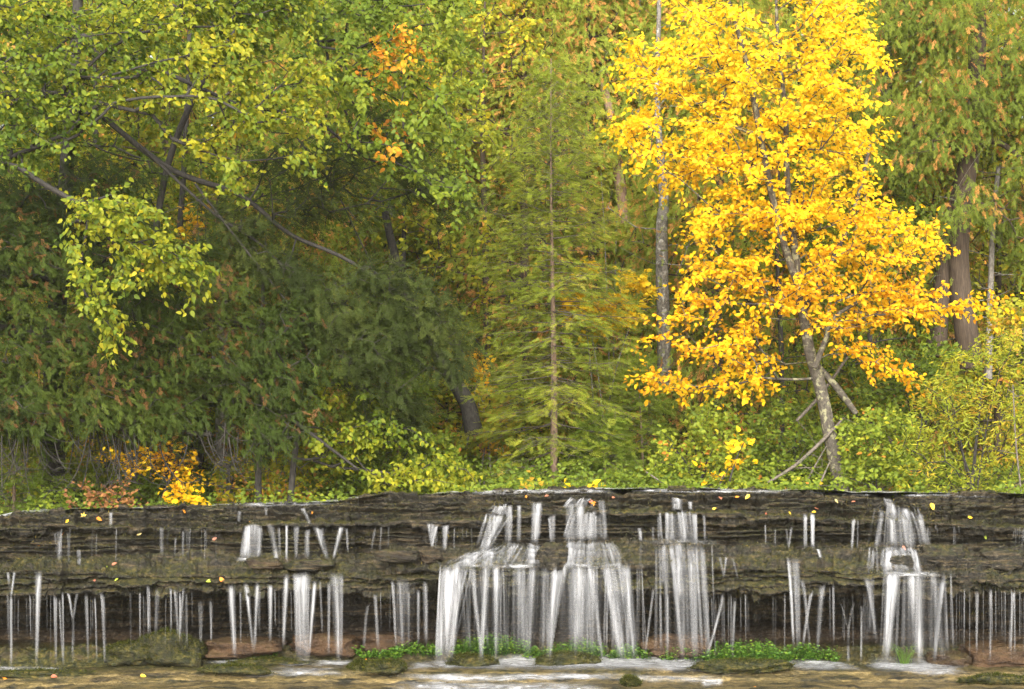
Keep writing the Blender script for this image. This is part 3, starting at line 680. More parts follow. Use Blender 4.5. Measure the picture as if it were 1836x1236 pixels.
def hemlock():
    lim = [([(150, 180, 12), (300, 300, 12), (430, 350, 11), (520, 420, 9), (620, 465, 8), (740, 545, 5), (830, 640, 3)], 21.4), ([(250, 260, 7), (380, 380, 6), (480, 450, 5), (560, 560, 4), (640, 660, 2)], 21.2),
           ([(430, 190, 8), (560, 215, 7), (650, 280, 5), (740, 310, 3), (830, 340, 2)], 22.2), ([(520, 230, 4), (600, 340, 4), (640, 420, 3), (680, 500, 2)], 21.9), ([(350, 330, 6), (450, 460, 5), (560, 590, 4), (700, 690, 2)], 21.0)]
    tp, tr = trunkpts([(95, 915, 22), (100, 600, 18), (120, 300, 13), (140, 0, 9), (150, -250, 6)], 22.9)
    tp2, tr2 = trunkpts([(120, 300, 6), (150, 180, 5)], [22.9, 21.4])
    tp3, tr3 = trunkpts([(140, 60, 5), (430, 190, 3)], [22.9, 22.2])
    root = thing('hemlock_tree', 'dark hemlock with long boughs sweeping down to the right towards the spruce', 'tree', tp[0])
    mesh('trunk', *tube(tp, tr, 12, seed=3)[:2], None, None, M['bark_dark'], root, True)
    lp = [trunkpts([(a, b, c * .42) for a, b, c in l], dd) for l, dd in lim]
    mesh('limbs', *join([tube(p, r_, 8, seed=i) for i, (p, r_) in enumerate(lp)] + [tube(tp2, tr2, 8), tube(tp3, tr3, 8)])[:2], None, None, M['bark_dark'], root, True)
    pol = [([(480, 270), (560, 250), (680, 320), (700, 380), (640, 400), (600, 380), (520, 420), (450, 380)], 21.6, 170), ([(700, 300), (790, 290), (850, 350), (830, 400), (740, 380)], 22.1, 70), ([(610, 170), (700, 200), (780, 280), (720, 310), (620, 260)], 22.2, 60),
           ([(620, 460), (700, 470), (790, 530), (830, 590), (850, 650), (830, 690), (760, 660), (700, 620), (640, 560)], 21.2, 330), ([(500, 470), (600, 500), (660, 590), (740, 680), (700, 720), (620, 690), (560, 610)], 21.0, 240),
           ([(380, 370), (480, 400), (560, 480), (620, 560), (540, 560), (420, 470)], 21.3, 170), ([(640, 660), (740, 680), (790, 720), (720, 790), (650, 760)], 21.9, 90)]
    T = np.concatenate([fill(p, n, d - .5, d + .7, 60 + i, -.25, 40)[0] for i, (p, d, n) in enumerate(pol)])
    c = np.concatenate([catmull(np.column_stack([p, r_]), 26) for p, r_ in lp])
    br, dirs = grow(c[:, :3], c[:, 3], T, .15, .0022, 67, .10)
    mesh('branches', br[0], br[1], None, None, M['bark_dark'], root, True)
    V, Q, t = sprays(T, nrm(dirs) * .7 + np.array([.5, 0, -.25]), 8, .17, 68, tints(T, 69, .1, .8), SPRIGS, .09, .25, .6, .1, .3, .3)
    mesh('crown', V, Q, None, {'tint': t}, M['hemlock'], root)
hemlock()
# cedar on the right, twin trunk
def right_cedar():
    tp, tr = trunkpts([(1742, 660, 22), (1728, 560, 20), (1718, 460, 19), (1730, 330, 18), (1748, 220, 17), (1752, 60, 16), (1750, -150, 12)], 26.0)
    tq, tqr = trunkpts([(1676, 640, 20), (1686, 540, 18), (1702, 430, 16), (1722, 330, 13), (1740, 260, 10)], 26.1)
    root = thing('cedar_tree', 'twin trunked cedar with rust flecked green sprays behind the right end of the falls', 'tree', tp[0])
    lim = [([(1750, 50, 9), (1690, 48, 8), (1665, 52, 3)], 25.7), ([(1742, 260, 7), (1790, 255, 6), (1850, 300, 3)], 25.8), ([(1735, 270, 6), (1660, 255, 5), (1610, 270, 2)], 25.7), ([(1745, 170, 6), (1800, 120, 4), (1870, 90, 2)], 25.8)]
    lp = [trunkpts(l, dd) for l, dd in lim]
    mesh('trunk', *join([tube(tp, tr, 14), tube(tq, tqr, 12, seed=4)])[:2], None, None, M['bark_cedar'], root, True)
    A = [(1570, -80), (1900, -80), (1900, 300), (1840, 330), (1790, 240), (1770, 330), (1800, 380), (1700, 390), (1640, 410), (1560, 380), (1545, 250)]
    B = [(1790, 330), (1900, 320), (1900, 480), (1830, 500), (1790, 440)]
    Cc = [(1545, 380), (1680, 390), (1690, 470), (1640, 500), (1560, 480)]
    T = np.concatenate([fill(A, 520, 24.9, 26.2, 71, -.12, 50)[0], fill(B, 60, 25.5, 26.8, 72)[0], fill(Cc, 60, 25.2, 26.6, 73)[0]])
    c = np.concatenate([catmull(np.column_stack([tp, tr]), 30)] + [catmull(np.column_stack([p, r_]), 16) for p, r_ in lp])
    br, dirs = grow(c[:, :3], c[:, 3], T, .25, .003, 74, .10)
    mesh('branches', *join([br] + [tube(p, r_, 8, seed=i) for i, (p, r_) in enumerate(lp)])[:2], None, None, M['bark_cedar'], root, True)
    tt = np.clip(.30 + .4 * fbm(T[:, 0] * 1.3, T[:, 1] * 1.3, T[:, 2] * 1.3, 3, 75), 0, .6); r = RS(76); o_ = r.rand(len(T)) < .04; tt[o_] = .93
    V, Q, t = sprays(T, nrm(dirs) * .4 + np.array([0, -.3, -.7]), 18, .14, 77, tt, DROOP, .16, .2, .8, .10, .8, .55, .09)
    mesh('crown', V, Q, None, {'tint': t}, M['cedarmid'], root)
right_cedar()
# bare grey trunks, snags and leaning stems
def bare(name, label, cat, line, d, bark, n, spread, seed, group=None, up=.5, sides=10, rough=.1, tw=.0028):
    tp, tr = trunkpts(line, d); root = thing(name, label, cat, tp[0], group)
    mesh('trunk', *tube(tp, tr, sides, rough=rough, seed=seed)[:2], None, None, bark, root, True)
    if n:
        r = RS(seed); c = catmull(np.column_stack([tp, tr]), 24); i = r.randint(4, 24, n)
        T = c[i, :3] + r.normal(0, 1, (n, 3)) * spread * np.array([1, .7, .5]) + np.array([0, 0, up * spread])
        br, _ = grow(c[4:, :3], c[4:, 3], T, .15, tw, seed, .25)
        mesh('branches', br[0], br[1], None, None, bark, root)
    return root
bare('dead_tree', 'pale grey bare tree standing just left of the golden birch crown', 'tree', [(1192, 700, 13), (1190, 600, 12), (1186, 420, 11), (1190, 350, 9), (1178, 180, 5), (1182, 0, 4), (1180, -120, 3)], 25.5, M['bark_greydark'], 110, .55, 81)
bare('tree_snag', 'broken reddish snag with a splintered top left of the golden crown', 'tree', [(1122, 400, 10), (1112, 330, 10), (1104, 270, 9), (1096, 210, 8), (1084, 165, 7), (1078, 148, 1)], 27.0, M['snag'], 14, .4, 82, None, .2, 12, .3)
bare('bare_tree', 'leaning dark trunk between the hemlock boughs and the spruce', 'tree', [(850, 780, 16), (838, 725, 15), (805, 668, 13), (770, 610, 11), (720, 500, 9), (690, 380, 6)], 23.8, M['bark_dark'], 30, .4, 83)
bare('bare_tree', 'thin dark stem rising from the lip under the cedar edge', 'tree', [(464, 912, 6), (463, 850, 6), (466, 760, 5.5), (470, 600, 4), (472, 480, 3)], 21.6, M['bark_dark'], 26, .35, 84)
bare('bare_tree', 'broad grey trunk behind the gold maple under the cedar fringe', 'tree', [(238, 905, 13), (236, 840, 12), (232, 700, 11), (236, 500, 9)], 24.6, M['bark_grey'], 16, .4, 85)
bare('bare_tree', 'wide grey trunk just left of the thin dark stem under the cedar edge', 'tree', [(405, 905, 16), (402, 830, 14), (398, 700, 12), (400, 500, 9)], 24.9, M['bark_grey'], 22, .4, 86)
bare('bare_tree', 'pale lichened stem showing through the rusty cedars left of centre', 'tree', [(702, 800, 6), (704, 560, 6), (700, 400, 5), (698, 200, 4)], 27.5, M['bark_grey'], 60, .6, 87)
bare('bare_tree', 'crooked grey tree with forked bare limbs behind the spruce top', 'tree', [(985, 600, 5), (965, 330, 5), (945, 215, 4.5), (915, 160, 3.5), (890, 120, 2)], 28.0, M['deadwood'], 90, .75, 88)
bare('bare_tree', 'dark broken limbed trunk at the top edge above the spruce', 'tree', [(1005, 400, 6), (1008, 230, 6), (990, 120, 5), (992, 40, 4.5), (988, -100, 3)], 29.0, M['bark_dark'], 60, .7, 89)
bare('bare_tree', 'slim grey stem at the right edge under the yellow bushes', 'tree', [(1772, 680, 7), (1775, 560, 6), (1780, 420, 5), (1790, 300, 4)], 26.5, M['bark_grey'], 70, .5, 90)
bare('bare_tree', 'leafless grey brush crown filling the gap at the upper left of the golden crown', 'tree', [(1130, 620, 5), (1135, 300, 5), (1140, 120, 4), (1150, -60, 3)], 28.5, M['bark_grey'], 240, .8, 92, tw=.0035)
bare('bare_tree', 'grey twiggy tree in the dark gap right of the green and orange birch', 'tree', [(860, 700, 4), (858, 300, 4), (852, 120, 3.5), (845, -60, 2.5)], 28.5, M['bark_grey'], 150, .7, 93, tw=.0032)
# fallen limbs leaning among the bushes right of the golden trunk
def stick(label, line, d, bark, seed, n=0):
    bare('fallen_branch', label, 'branch', [(a, b, c * .45) for a, b, c in line], d, bark, n, .25, seed, 'dead branches around the golden birch', .1, 8, .15)
stick('grey limb leaning up to the right across the golden birch trunk', [(1428, 755, 6), (1470, 710, 7), (1520, 640, 5)], 22.5, M['deadwood'], 101, 4)
stick('long mossy limb slanting from the bank up behind the golden trunk', [(1365, 872, 5), (1425, 835, 7), (1480, 785, 7), (1512, 750, 4)], 21.9, M['deadwood'], 102, 10)
stick('short dead stick leaning against the right of the golden trunk', [(1525, 835, 6), (1512, 790, 5.5), (1502, 758, 4)], 22.4, M['deadwood'], 103, 2)
stick('thin dead stick propped left of the golden trunk foot', [(1463, 884, 4), (1478, 850, 4), (1488, 828, 2.5)], 21.7, M['deadwood'], 104, 2)
stick('thin grey stick rising steeply below the mossy limb', [(1448, 860, 4), (1470, 820, 3), (1482, 800, 2)], 21.8, M['deadwood'], 105, 2)
stick('bleached stick lying on the lip below the bright bush', [(1158, 846, 2.5), (1182, 862, 4), (1215, 882, 4)], 21.5, M['deadwood'], 106, 1)
stick('straight pale stem tilting at the right edge of the bank', [(1832, 890, 4), (1822, 800, 3.5), (1816, 690, 2.5)], 21.4, M['deadwood'], 107, 8)
stick('fallen grey trunk slanting through the yellow willow', [(1580, 770, 8), (1625, 830, 9), (1650, 870, 9)], 22.9, M['deadwood'], 108, 0)
# ------------------------------------------------------------------ shrubs and small trees
def shrub(name, label, poly, d0, d1, n, mat, bark, leaf, k, seed, base, tpl=LEAF, lo=.2, hi=.8, tl=.26, cat='shrub', stems=5, droop=.15, group=None, gap=-.3, tj=.14, gs=40, up=.55, face=.65, twig=.0022):
    T, q = fill(poly, n, d0, d1, seed, gap, gs); r = RS(seed); dm = (d0 + d1) / 2
    b = P(base[0], base[1], dm); root = thing(name, label, cat, b, group)
    ymin = min(p[1] for p in poly); parts, cs = [], []
    for i in range(stems):
        e = T[r.randint(len(T))]; s = b + np.array([r.normal(0, .06), r.normal(0, .06), 0]); m = s + (e - s) * .5 + np.array([0, 0, .12 * abs(e[2] - s[2])])
        rr = np.array([.014, .009, .004]); parts.append(tube(np.array([s, m, e]), rr, 6, 12, seed=i)); cs.append(catmull(np.column_stack([np.array([s, m, e]), rr]), 12))
    c = np.concatenate(cs); br, dirs = grow(c[:, :3], c[:, 3], T, .2, twig, seed, .15)
    mesh('stems', *join(parts + [br])[:2], None, None, bark, root, True)
    V, Q, t = twig_leaves(T, nrm(dirs) + np.array([0, 0, .2]), k, leaf, seed, tints(T, seed + 1, lo, hi), tpl, tl, droop, tj, up, face)
    mesh('foliage', V, Q, None, {'tint': t}, mat, root)
    return root
shrub('leafy_shrub', 'rounded bright green shrub on the lip between fir and golden trunk', [(1165, 820), (1190, 770), (1240, 735), (1290, 730), (1330, 760), (1350, 820), (1340, 885), (1180, 885)], 21.6, 22.8, 225, M['green'], M['bark_dark'], .06, 14, 111, (1255, 888), lo=.22, hi=.75)
shrub('leafy_shrub', 'green shrub tangled with dead limbs left of the golden trunk', [(1340, 760), (1400, 720), (1450, 730), (1490, 790), (1490, 885), (1340, 885)], 22.3, 23.6, 180, M['green'], M['bark_dark'], .065, 13, 112, (1410, 888), lo=.1, hi=.65)
shrub('leafy_shrub', 'full green shrub right of the golden trunk foot', [(1500, 770), (1530, 740), (1590, 735), (1640, 770), (1650, 886), (1510, 886)], 21.5, 22.6, 225, M['green'], M['bark_dark'], .06, 14, 113, (1575, 889), lo=.22, hi=.75)
shrub('willow_shrub', 'large yellow green willow with narrow leaves on the right bank', [(1630, 740), (1670, 660), (1740, 620), (1800, 590), (1880, 580), (1900, 888), (1640, 888), (1600, 830)], 21.3, 22.8, 495, M['willow'], M['bark_dark'], .065, 16, 114, (1750, 893), SLIM, .2, .9, .3, stems=9)
shrub('leafy_shrub', 'green understory shrub below the right cedar trunks', [(1540, 660), (1600, 630), (1680, 620), (1760, 640), (1740, 720), (1640, 740), (1540, 740)], 23.6, 24.8, 210, M['green'], M['bark_dark'], .07, 12, 115, (1640, 800), lo=.1, hi=.7)
shrub('maple_seedling', 'sprig of golden leaves in front of the bright green shrub', [(1265, 840), (1300, 810), (1320, 770), (1335, 775), (1340, 830), (1355, 835), (1320, 850), (1270, 860)], 21.2, 21.5, 12, M['gold'], M['bark_dark'], .085, 6, 116, (1300, 888), lo=.3, hi=.8, tl=.2, cat='sapling', stems=2, gap=-2)
shrub('maple_seedling', 'bright yellow seedling at the foot of the spruce', [(940, 870), (965, 848), (985, 860), (990, 880), (940, 885)], 21.0, 21.4, 9, M['willow'], M['bark_dark'], .10, 6, 117, (965, 886), lo=.75, hi=.95, tl=.18, cat='sapling', stems=2, gap=-2)
shrub('maple_seedling', 'low golden seedling just right of the spruce foot', [(1015, 875), (1045, 862), (1065, 875), (1060, 884), (1015, 884)], 21.0, 21.3, 7, M['gold'], M['bark_dark'], .10, 5, 118, (1040, 886), lo=.6, hi=.9, tl=.18, cat='sapling', stems=2, gap=-2)
shrub('gold_maple', 'low golden maple glowing under the cedar fringe', [(190, 830), (230, 800), (300, 790), (360, 810), (365, 860), (340, 880), (260, 870), (230, 860)], 20.95, 21.7, 62, M['gold'], M['bark_dark'], .06, 12, 119, (290, 905), gap=-.05, gs=22, tl=.36, lo=.15, hi=.55, cat='sapling', stems=3, up=1.0, face=.35)
shrub('gold_maple', 'golden sprays drooping to the lip right of the low golden maple', [(300, 870), (330, 880), (370, 905), (350, 908), (310, 895)], 20.9, 21.2, 14, M['gold'], M['bark_dark'], .075, 9, 120, (330, 908), lo=.3, hi=.6, cat='sapling', stems=2, gap=-2)
shrub('rusty_shrub', 'rust orange shrub above the left end of the ledge', [(120, 885), (160, 870), (230, 865), (250, 905), (130, 910)], 20.95, 21.5, 30, M['orangeshrub'], M['bark_dark'], .06, 10, 121, (190, 912), stems=3)
shrub('understory_tree', 'yellow sapling with level sprays behind the spruce on its right', [(1010, 520), (1040, 480), (1085, 455), (1110, 490), (1160, 500), (1175, 535), (1120, 560), (1150, 575), (1080, 590), (1060, 620), (1005, 610)], 24.0, 24.8, 150, M['gold'], M['bark_grey'], .08, 11, 122, (1070, 780), lo=.55, hi=.95, cat='sapling', stems=3, gap=-.1, up=1.0, face=.4)
shrub('understory_tree', 'lemon yellow sapling left of the lower spruce trunk', [(840, 700), (870, 690), (900, 720), (930, 790), (900, 830), (860, 790), (845, 740)], 24.2, 24.8, 70, M['willow'], M['bark_grey'], .075, 11, 123, (880, 870), lo=.75, hi=.95, cat='sapling', stems=3)
shrub('understory_tree', 'small orange gold sapling beside the leaning dark trunk', [(820, 650), (845, 635), (870, 650), (868, 680), (840, 672)], 24.6, 25.2, 28, M['gold'], M['bark_grey'], .08, 10, 124, (845, 800), lo=.1, hi=.5, cat='sapling', stems=2, gap=-2)
shrub('understory_tree', 'yellow sapling spot showing through the left cedar', [(330, 380), (360, 370), (375, 400), (360, 430), (345, 520), (300, 540), (320, 470)], 23.4, 24.0, 40, M['gold'], M['bark_grey'], .08, 9, 125, (330, 800), lo=.2, hi=.6, cat='sapling', stems=2, gap=-.5)
shrub('understory_tree', 'yellow leaved sapling glimpsed above the spruce top', [(930, 115), (970, 110), (985, 140), (960, 160), (930, 150)], 29.5, 30.2, 26, M['gold'], M['bark_grey'], .09, 9, 126, (950, 700), lo=.6, hi=.9, cat='sapling', stems=2, gap=-2)
shrub('understory_tree', 'yellow sapling spread left of the spruce top', [(865, 200), (900, 190), (940, 215), (950, 235), (910, 230), (870, 225)], 29.0, 29.8, 34, M['gold'], M['bark_grey'], .09, 9, 127, (900, 700), lo=.4, hi=.9, cat='sapling', stems=2, gap=-2)
shrub('understory_tree', 'yellow green sapling bordering the golden crown on its left', [(1060, 230), (1100, 200), (1125, 230), (1110, 280), (1070, 300)], 26.6, 27.4, 50, M['willow'], M['bark_grey'], .085, 9, 128, (1090, 700), lo=.7, hi=.95, cat='sapling', stems=2, gap=-1)
shrub('understory_tree', 'orange leaved sapling at the right edge above the willow', [(1760, 560), (1836, 540), (1880, 560), (1870, 620), (1780, 600)], 24.0, 25.0, 60, M['willow'], M['bark_grey'], .08, 9, 129, (1830, 820), lo=.6, hi=1.0, cat='sapling', stems=2)
shrub('leafy_shrub', 'green shrub behind the drooping beech sapling', [(560, 760), (640, 740), (760, 760), (830, 800), (830, 884), (560, 890)], 22.6, 23.8, 255, M['green'], M['bark_dark'], .07, 12, 130, (680, 892), lo=.15, hi=.8)
shrub('leafy_shrub', 'pale green shrub on the left bank right of the light fir', [(70, 840), (140, 820), (210, 850), (210, 912), (60, 918)], 22.8, 23.8, 135, M['green'], M['bark_dark'], .065, 12, 131, (140, 916), lo=.4, hi=.9)
shrub('leafy_shrub', 'tangle of green and rusty leaves around the thin dark stem', [(380, 830), (450, 810), (540, 800), (580, 860), (570, 902), (380, 905)], 22.4, 23.6, 165, M['mixed'], M['bark_grey'], .06, 11, 132, (480, 906), lo=.1, hi=.95, twig=.003)
shrub('leafy_shrub', 'dark green shrub behind the spruce foot', [(830, 820), (900, 790), (1000, 800), (1180, 770), (1180, 884), (830, 884)], 24.4, 25.6, 300, M['green'], M['bark_dark'], .07, 12, 133, (1000, 884), lo=.1, hi=.65)

# ------------------------------------------------------------------ the wood behind: each tree one of a few kinds
def far_kind(name, h, R, n, seed, mat, kind, bark, low=.03):
    r = RS(seed); root = thing(name, 'x', 'tree', (0, 0, 0))
    tp = np.array([(0, 0, -.3), (r.normal(0, .1), 0, h * .35), (r.normal(0, .15), 0, h * .7), (0, 0, h)])
    tr = np.array([.085, .07, .045, .015]) * h / 9
    f = r.beta(1.15, 1.1, n) * (1 - low) + low; az = r.uniform(0, 6.283, n)
    prof = np.interp(f, [0, .25, .6, 1], [.8, 1, .75, .12] if kind != 'broad' else [.5, .9, 1, .35]); rad = R * prof * r.uniform(.25, 1, n) ** .6
    T = np.stack([rad * np.cos(az), rad * np.sin(az), f * h], -1); T = T[fbm(T[:, 0] * .9, T[:, 1] * .9, T[:, 2] * .9, 2, seed) > -.25]
    c = catmull(np.column_stack([tp, tr]), 24)
    br, dirs = grow(c[3:, :3], c[3:, 3], T, .3, .004, seed, .12)
    mesh('trunk', *tube(tp, tr, 10, 24, seed=seed)[:2], None, None, bark, root, True)
    mesh('branches', br[0], br[1], None, None, bark, root)
    out = nrm(T * np.array([1, 1, .1]))
    if kind == 'cedar':
        tt = np.clip(.34 + .4 * fbm(T[:, 0], T[:, 1], T[:, 2], 3, seed), 0, .62); tt[r.rand(len(T)) < .05] = .93
        V, Q, t = sprays(T, out * .5 + np.array([0, 0, -.6]), 17, .15, seed, tt, DROOP, .20, .2, .8, .10, .7, .6, .15)
    else:
        V, Q, t = twig_leaves(T, nrm(dirs) + out * .5, 16, .095, seed, tints(T, seed, .0, .84, 1.1, .1), LEAF, .5, .4, .16)
    mesh('crown', V, Q, None, {'tint': t}, mat, root)
    return root
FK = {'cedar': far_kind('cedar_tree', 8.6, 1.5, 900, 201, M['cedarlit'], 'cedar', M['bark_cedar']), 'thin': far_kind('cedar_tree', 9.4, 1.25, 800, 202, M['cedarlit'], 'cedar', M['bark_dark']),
      'maple': far_kind('maple_tree', 8.2, 1.7, 800, 203, M['mixed'], 'broad', M['bark_cedar']), 'green': far_kind('maple_tree', 7.8, 1.7, 800, 204, M['yelgreen'], 'broad', M['bark_dark'])}
used = set()
def far(kind, px, d, rz, s, label, group='trees of the wood behind the falls'):
    r0 = FK[kind]; X = (px - HX) * d / F
    if kind not in used: used.add(kind); o = r0
    else:
        o = r0.copy(); C.objects.link(o)
        for ch in list(r0.children): c_ = ch.copy(); C.objects.link(c_); c_.parent = o
    o.location = (X, d, float(gz(X, d)) - .05); o.rotation_euler = (0, 0, rz); o.scale = (s, s, s)
    tag(o, label, 'tree', group)
for a in [('cedar', 880, 28.8, .3, 1.0, 'rust flecked green cedar behind the spruce on its left'), ('thin', 1070, 30.2, 1.2, 1.0, 'tall thin cedar behind the spruce on its right'), ('cedar', 760, 30.5, 2.2, 1.05, 'rusty cedar seen past the tips of the hemlock boughs'),
          ('thin', 640, 28.2, 3.0, .95, 'rust flecked cedar showing between the hemlock boughs'), ('maple', 560, 30.0, .5, 1.0, 'mixed green and orange maple behind the hemlock limbs'), ('cedar', 420, 27.5, 4.0, 1.0, 'cedar behind the dark left cedar and thin stem'),
          ('maple', 300, 27.0, 1.7, 1.0, 'orange tinged maple behind the dark left cedar'), ('green', 160, 26.0, .2, .95, 'yellow green maple behind the light fir at left'), ('cedar', 20, 27.5, 5.0, 1.0, 'cedar at the left edge behind the light fir'),
          ('maple', 960, 32.5, 4.1, 1.1, 'yellow and orange maple behind the spruce trunk'), ('green', 840, 33.5, 2.0, 1.1, 'yellow green maple in the gap left of the spruce'), ('thin', 1180, 29.0, 5.2, 1.0, 'cedar behind the pale grey bare tree'),
          ('cedar', 1290, 26.2, 2.6, .95, 'green cedar seen through the left side of the golden crown'), ('cedar', 1430, 28.0, 1.1, 1.05, 'cedar seen through the middle of the golden crown'), ('maple', 1530, 30.5, 3.3, 1.1, 'orange flecked maple right of the golden crown'),
          ('thin', 1600, 27.6, .9, 1.0, 'cedar standing between golden crown and twin trunked cedar'), ('cedar', 1840, 29.2, 3.9, 1.05, 'rust flecked cedar at the right edge beyond the twin trunks'), ('maple', 1700, 31.5, 2.9, 1.05, 'mixed maple directly behind the twin trunked cedar'),
          ('green', 1930, 27.2, 1.5, .9, 'yellow green maple at the far right behind the willow'), ('maple', 1110, 34.0, .1, 1.15, 'far orange and yellow maple above the fir'), ('thin', 500, 33.5, .6, 1.1, 'far cedar above the thin dark stem'),
          ('cedar', 700, 34.5, 1.9, 1.1, 'far rusty cedar beyond the hemlock tips'), ('thin', 1330, 33.0, 2.5, 1.15, 'far cedar over the bright green shrub'), ('cedar', -110, 29.5, .8, 1.0, 'cedar just beyond the left edge of the wood'), ('cedar', 940, 27.2, 1.4, .95, 'olive cedar with rusty sprays right behind the spruce'), ('maple', 870, 26.6, 2.4, .85, 'bright mixed maple just left of the spruce crown'), ('cedar', 1060, 27.6, 5.6, .98, 'rust flecked cedar right behind the fir sapling'), ('thin', 790, 28.0, 4.4, .9, 'narrow cedar left of the mixed maple'),
          ('thin', 1235, 27.4, .7, .9, 'narrow rusty cedar at the left edge of the golden crown'), ('maple', 1020, 29.6, 3.7, 1.05, 'tall orange tinted maple over the spruce top'), ('cedar', 580, 27.0, 2.9, .85, 'olive cedar under the hemlock boughs'), ('green', 720, 26.8, 1.0, .75, 'short yellow green maple under the hemlock tips'), ('maple', 90, 25.0, 2.0, .62, 'small mixed maple under the left cedar'),
          ('green', 360, 25.4, 5.1, .60, 'small yellow green maple behind the low golden maple'), ('cedar', 520, 25.2, .9, .6, 'small olive cedar behind the thin dark stem'), ('cedar', 1640, 29.6, 1.8, 1.0, 'cedar filling the gap left of the twin trunks'), ('maple', 1790, 27.6, 4.6, .8, 'small mixed maple between twin trunks and right edge'), ('green', 1560, 26.0, 2.2, .62, 'small yellow green maple behind the full green shrub'), ('green', 1400, 25.2, 3.5, .6, 'small yellow green maple behind the tangled shrub'), ('maple', 405, 30.5, 1.1, 1.1, 'tall mixed maple behind the upper left birch limbs'), ('green', 300, 29.0, 4.2, 1.1, 'tall yellow green maple behind the hemlock trunk'), ('cedar', 130, 30.5, 2.7, 1.1, 'tall cedar behind the upper left birch leaves'), ('green', 210, 32.5, 3.6, 1.1, 'far yellow green maple over the left bank')]:
    far(*a)

# distant woods on the hill: one mass
def far_woods():
    r = RS(301); n = 12500
    Y = r.uniform(36, 60, n); X = r.uniform(-1, 1, n) * (Y * .40 + 4); ht = 10 + 3.5 * fbm(X * .35, Y * .35, 0, 2, 302); Z = gz(X, Y) + ht * r.uniform(0.0, 1, n) ** .8
    T = np.stack([X, Y, Z], -1); T = T[fbm(X * .5, Y * .5, Z * .4, 3, 303) > -.30]
    D = r.normal(0, 1, T.shape) * np.array([1, 1, .3])
    V, Q, t = twig_leaves(T, D, 12, .24, 304, tints(T, 305, .0, 1.0, .45, .08), LEAF, .9, .4, .14)
    tag(mesh('far_woods', V, Q, None, {'tint': t}, M['mixed']), 'mass of distant autumn woods on the rising hill', 'woods', None, 'stuff')
    # undergrowth on the forest floor
    n = 5200; Y = 20.95 + 15 * r.uniform(0, 1, n) ** 1.3; X = r.uniform(-1, 1, n) * (Y * .33); keep = fbm(X * .9, Y * .9, 0, 3, 306) > -.35; X, Y = X[keep], Y[keep]
    T = np.stack([X, Y, gz(X, Y) + r.uniform(.0, .32, len(X)) * sm(20.8, 22.2, Y) + .03], -1)
    V, Q, t = twig_leaves(T, r.normal(0, 1, T.shape) * np.array([1, 1, .5]) + [0, 0, .4], 8, .055, 307, tints(T, 308, .0, .58, .8, .1), LEAF, .22, .1, .16)
    tag(mesh('undergrowth', V, Q, None, {'tint': t}, M['green']), 'low leafy undergrowth covering the forest floor', 'undergrowth', None, 'stuff')
far_woods()
# ------------------------------------------------------------------ falling water
def stream(x0, y0, w0, x1, y1, w1, a, ease=.8, bulge=.35, cols=None, rows=30, throw=.0, seed=0, fade=(.09, .26), edge=.35):
    """one ribbon of water: follows the rock from (x0, y0) and falls free once an overhang carries it out."""
    cols = cols or int(np.clip(max(w0, w1) / 2.2, 4, 46)); v = np.linspace(0, 1, rows)[:, None]; u = np.linspace(-.5, .5, cols)[None, :]
    wob = .04 * fbm(u * 6 + seed, v * 2, seed, 2, 401)
    w = w0 + (w1 - w0) * v ** .6
    px = x0 + (x1 - x0) * v ** ease + (u + wob * 0) * w; py = y0 + (y1 - y0) * v + 0 * u
    py = py + (1 - v) * ((8 if max(w0, w1) > 44 else 4.5) * fbm(px / 13, seed, 0, 3, 402)) + v * 5 * fbm(px / 12, seed + 2, 0, 2, 403)
    dd = np.minimum.accumulate(np.minimum(rockd(px, py), np.minimum(rockd(px - 2, py), rockd(px + 2, py))), axis=0)
    kk = 4; pad = np.pad(dd, ((kk, kk), (0, 0)), 'edge'); dd = np.minimum(dd, sum(pad[i:i + rows] for i in range(2 * kk + 1)) / (2 * kk + 1))
    wm = w * 20 / F
    dd = dd - .018 - np.minimum(wm * bulge, .05) * np.cos(u * np.pi) - throw * v + .006 * fbm(u * 5, v * 3, seed, 2, 404)
    V = P(px, py, dd)
    wide = max(w0, w1) > 44
    if wide: edge = .75
    e = sm(0, 1, np.clip((1 - np.abs(u * 2)) / min(edge + .45, 1.0), 0, 1)) * 1.12
    ragged = 1 + .5 * fbm(px / 6, v * .5, seed, 2, 405)
    dens = (.74 if wide else .92) * a * e * sm(0, .13 if wide and a < .6 else fade[0], v) * (1 - sm(1 - fade[1], 1.0, v * (.97 + .03 * ragged))) * ragged * ((1.35 - .8 * sm(0, .8, v)) if wide and y1 - y0 > 90 else (1.15 - .35 * sm(0, .7, v)))
    if wide: dens = dens * np.clip(.75 + 1.5 * fbm(u * max(w0, w1) / 13 + 3 * seed, v * .5, seed, 3, 406), .08, 1.7)
    flow = np.stack([V[..., 0], np.cumsum(np.concatenate([np.zeros((1, cols)), np.linalg.norm(np.diff(V, axis=0), axis=2)]), 0), np.full(px.shape, seed * 1.7)], -1)
    return V.reshape(-1, 3), grid_quads(rows, cols), dens.ravel(), flow.reshape(-1, 3)
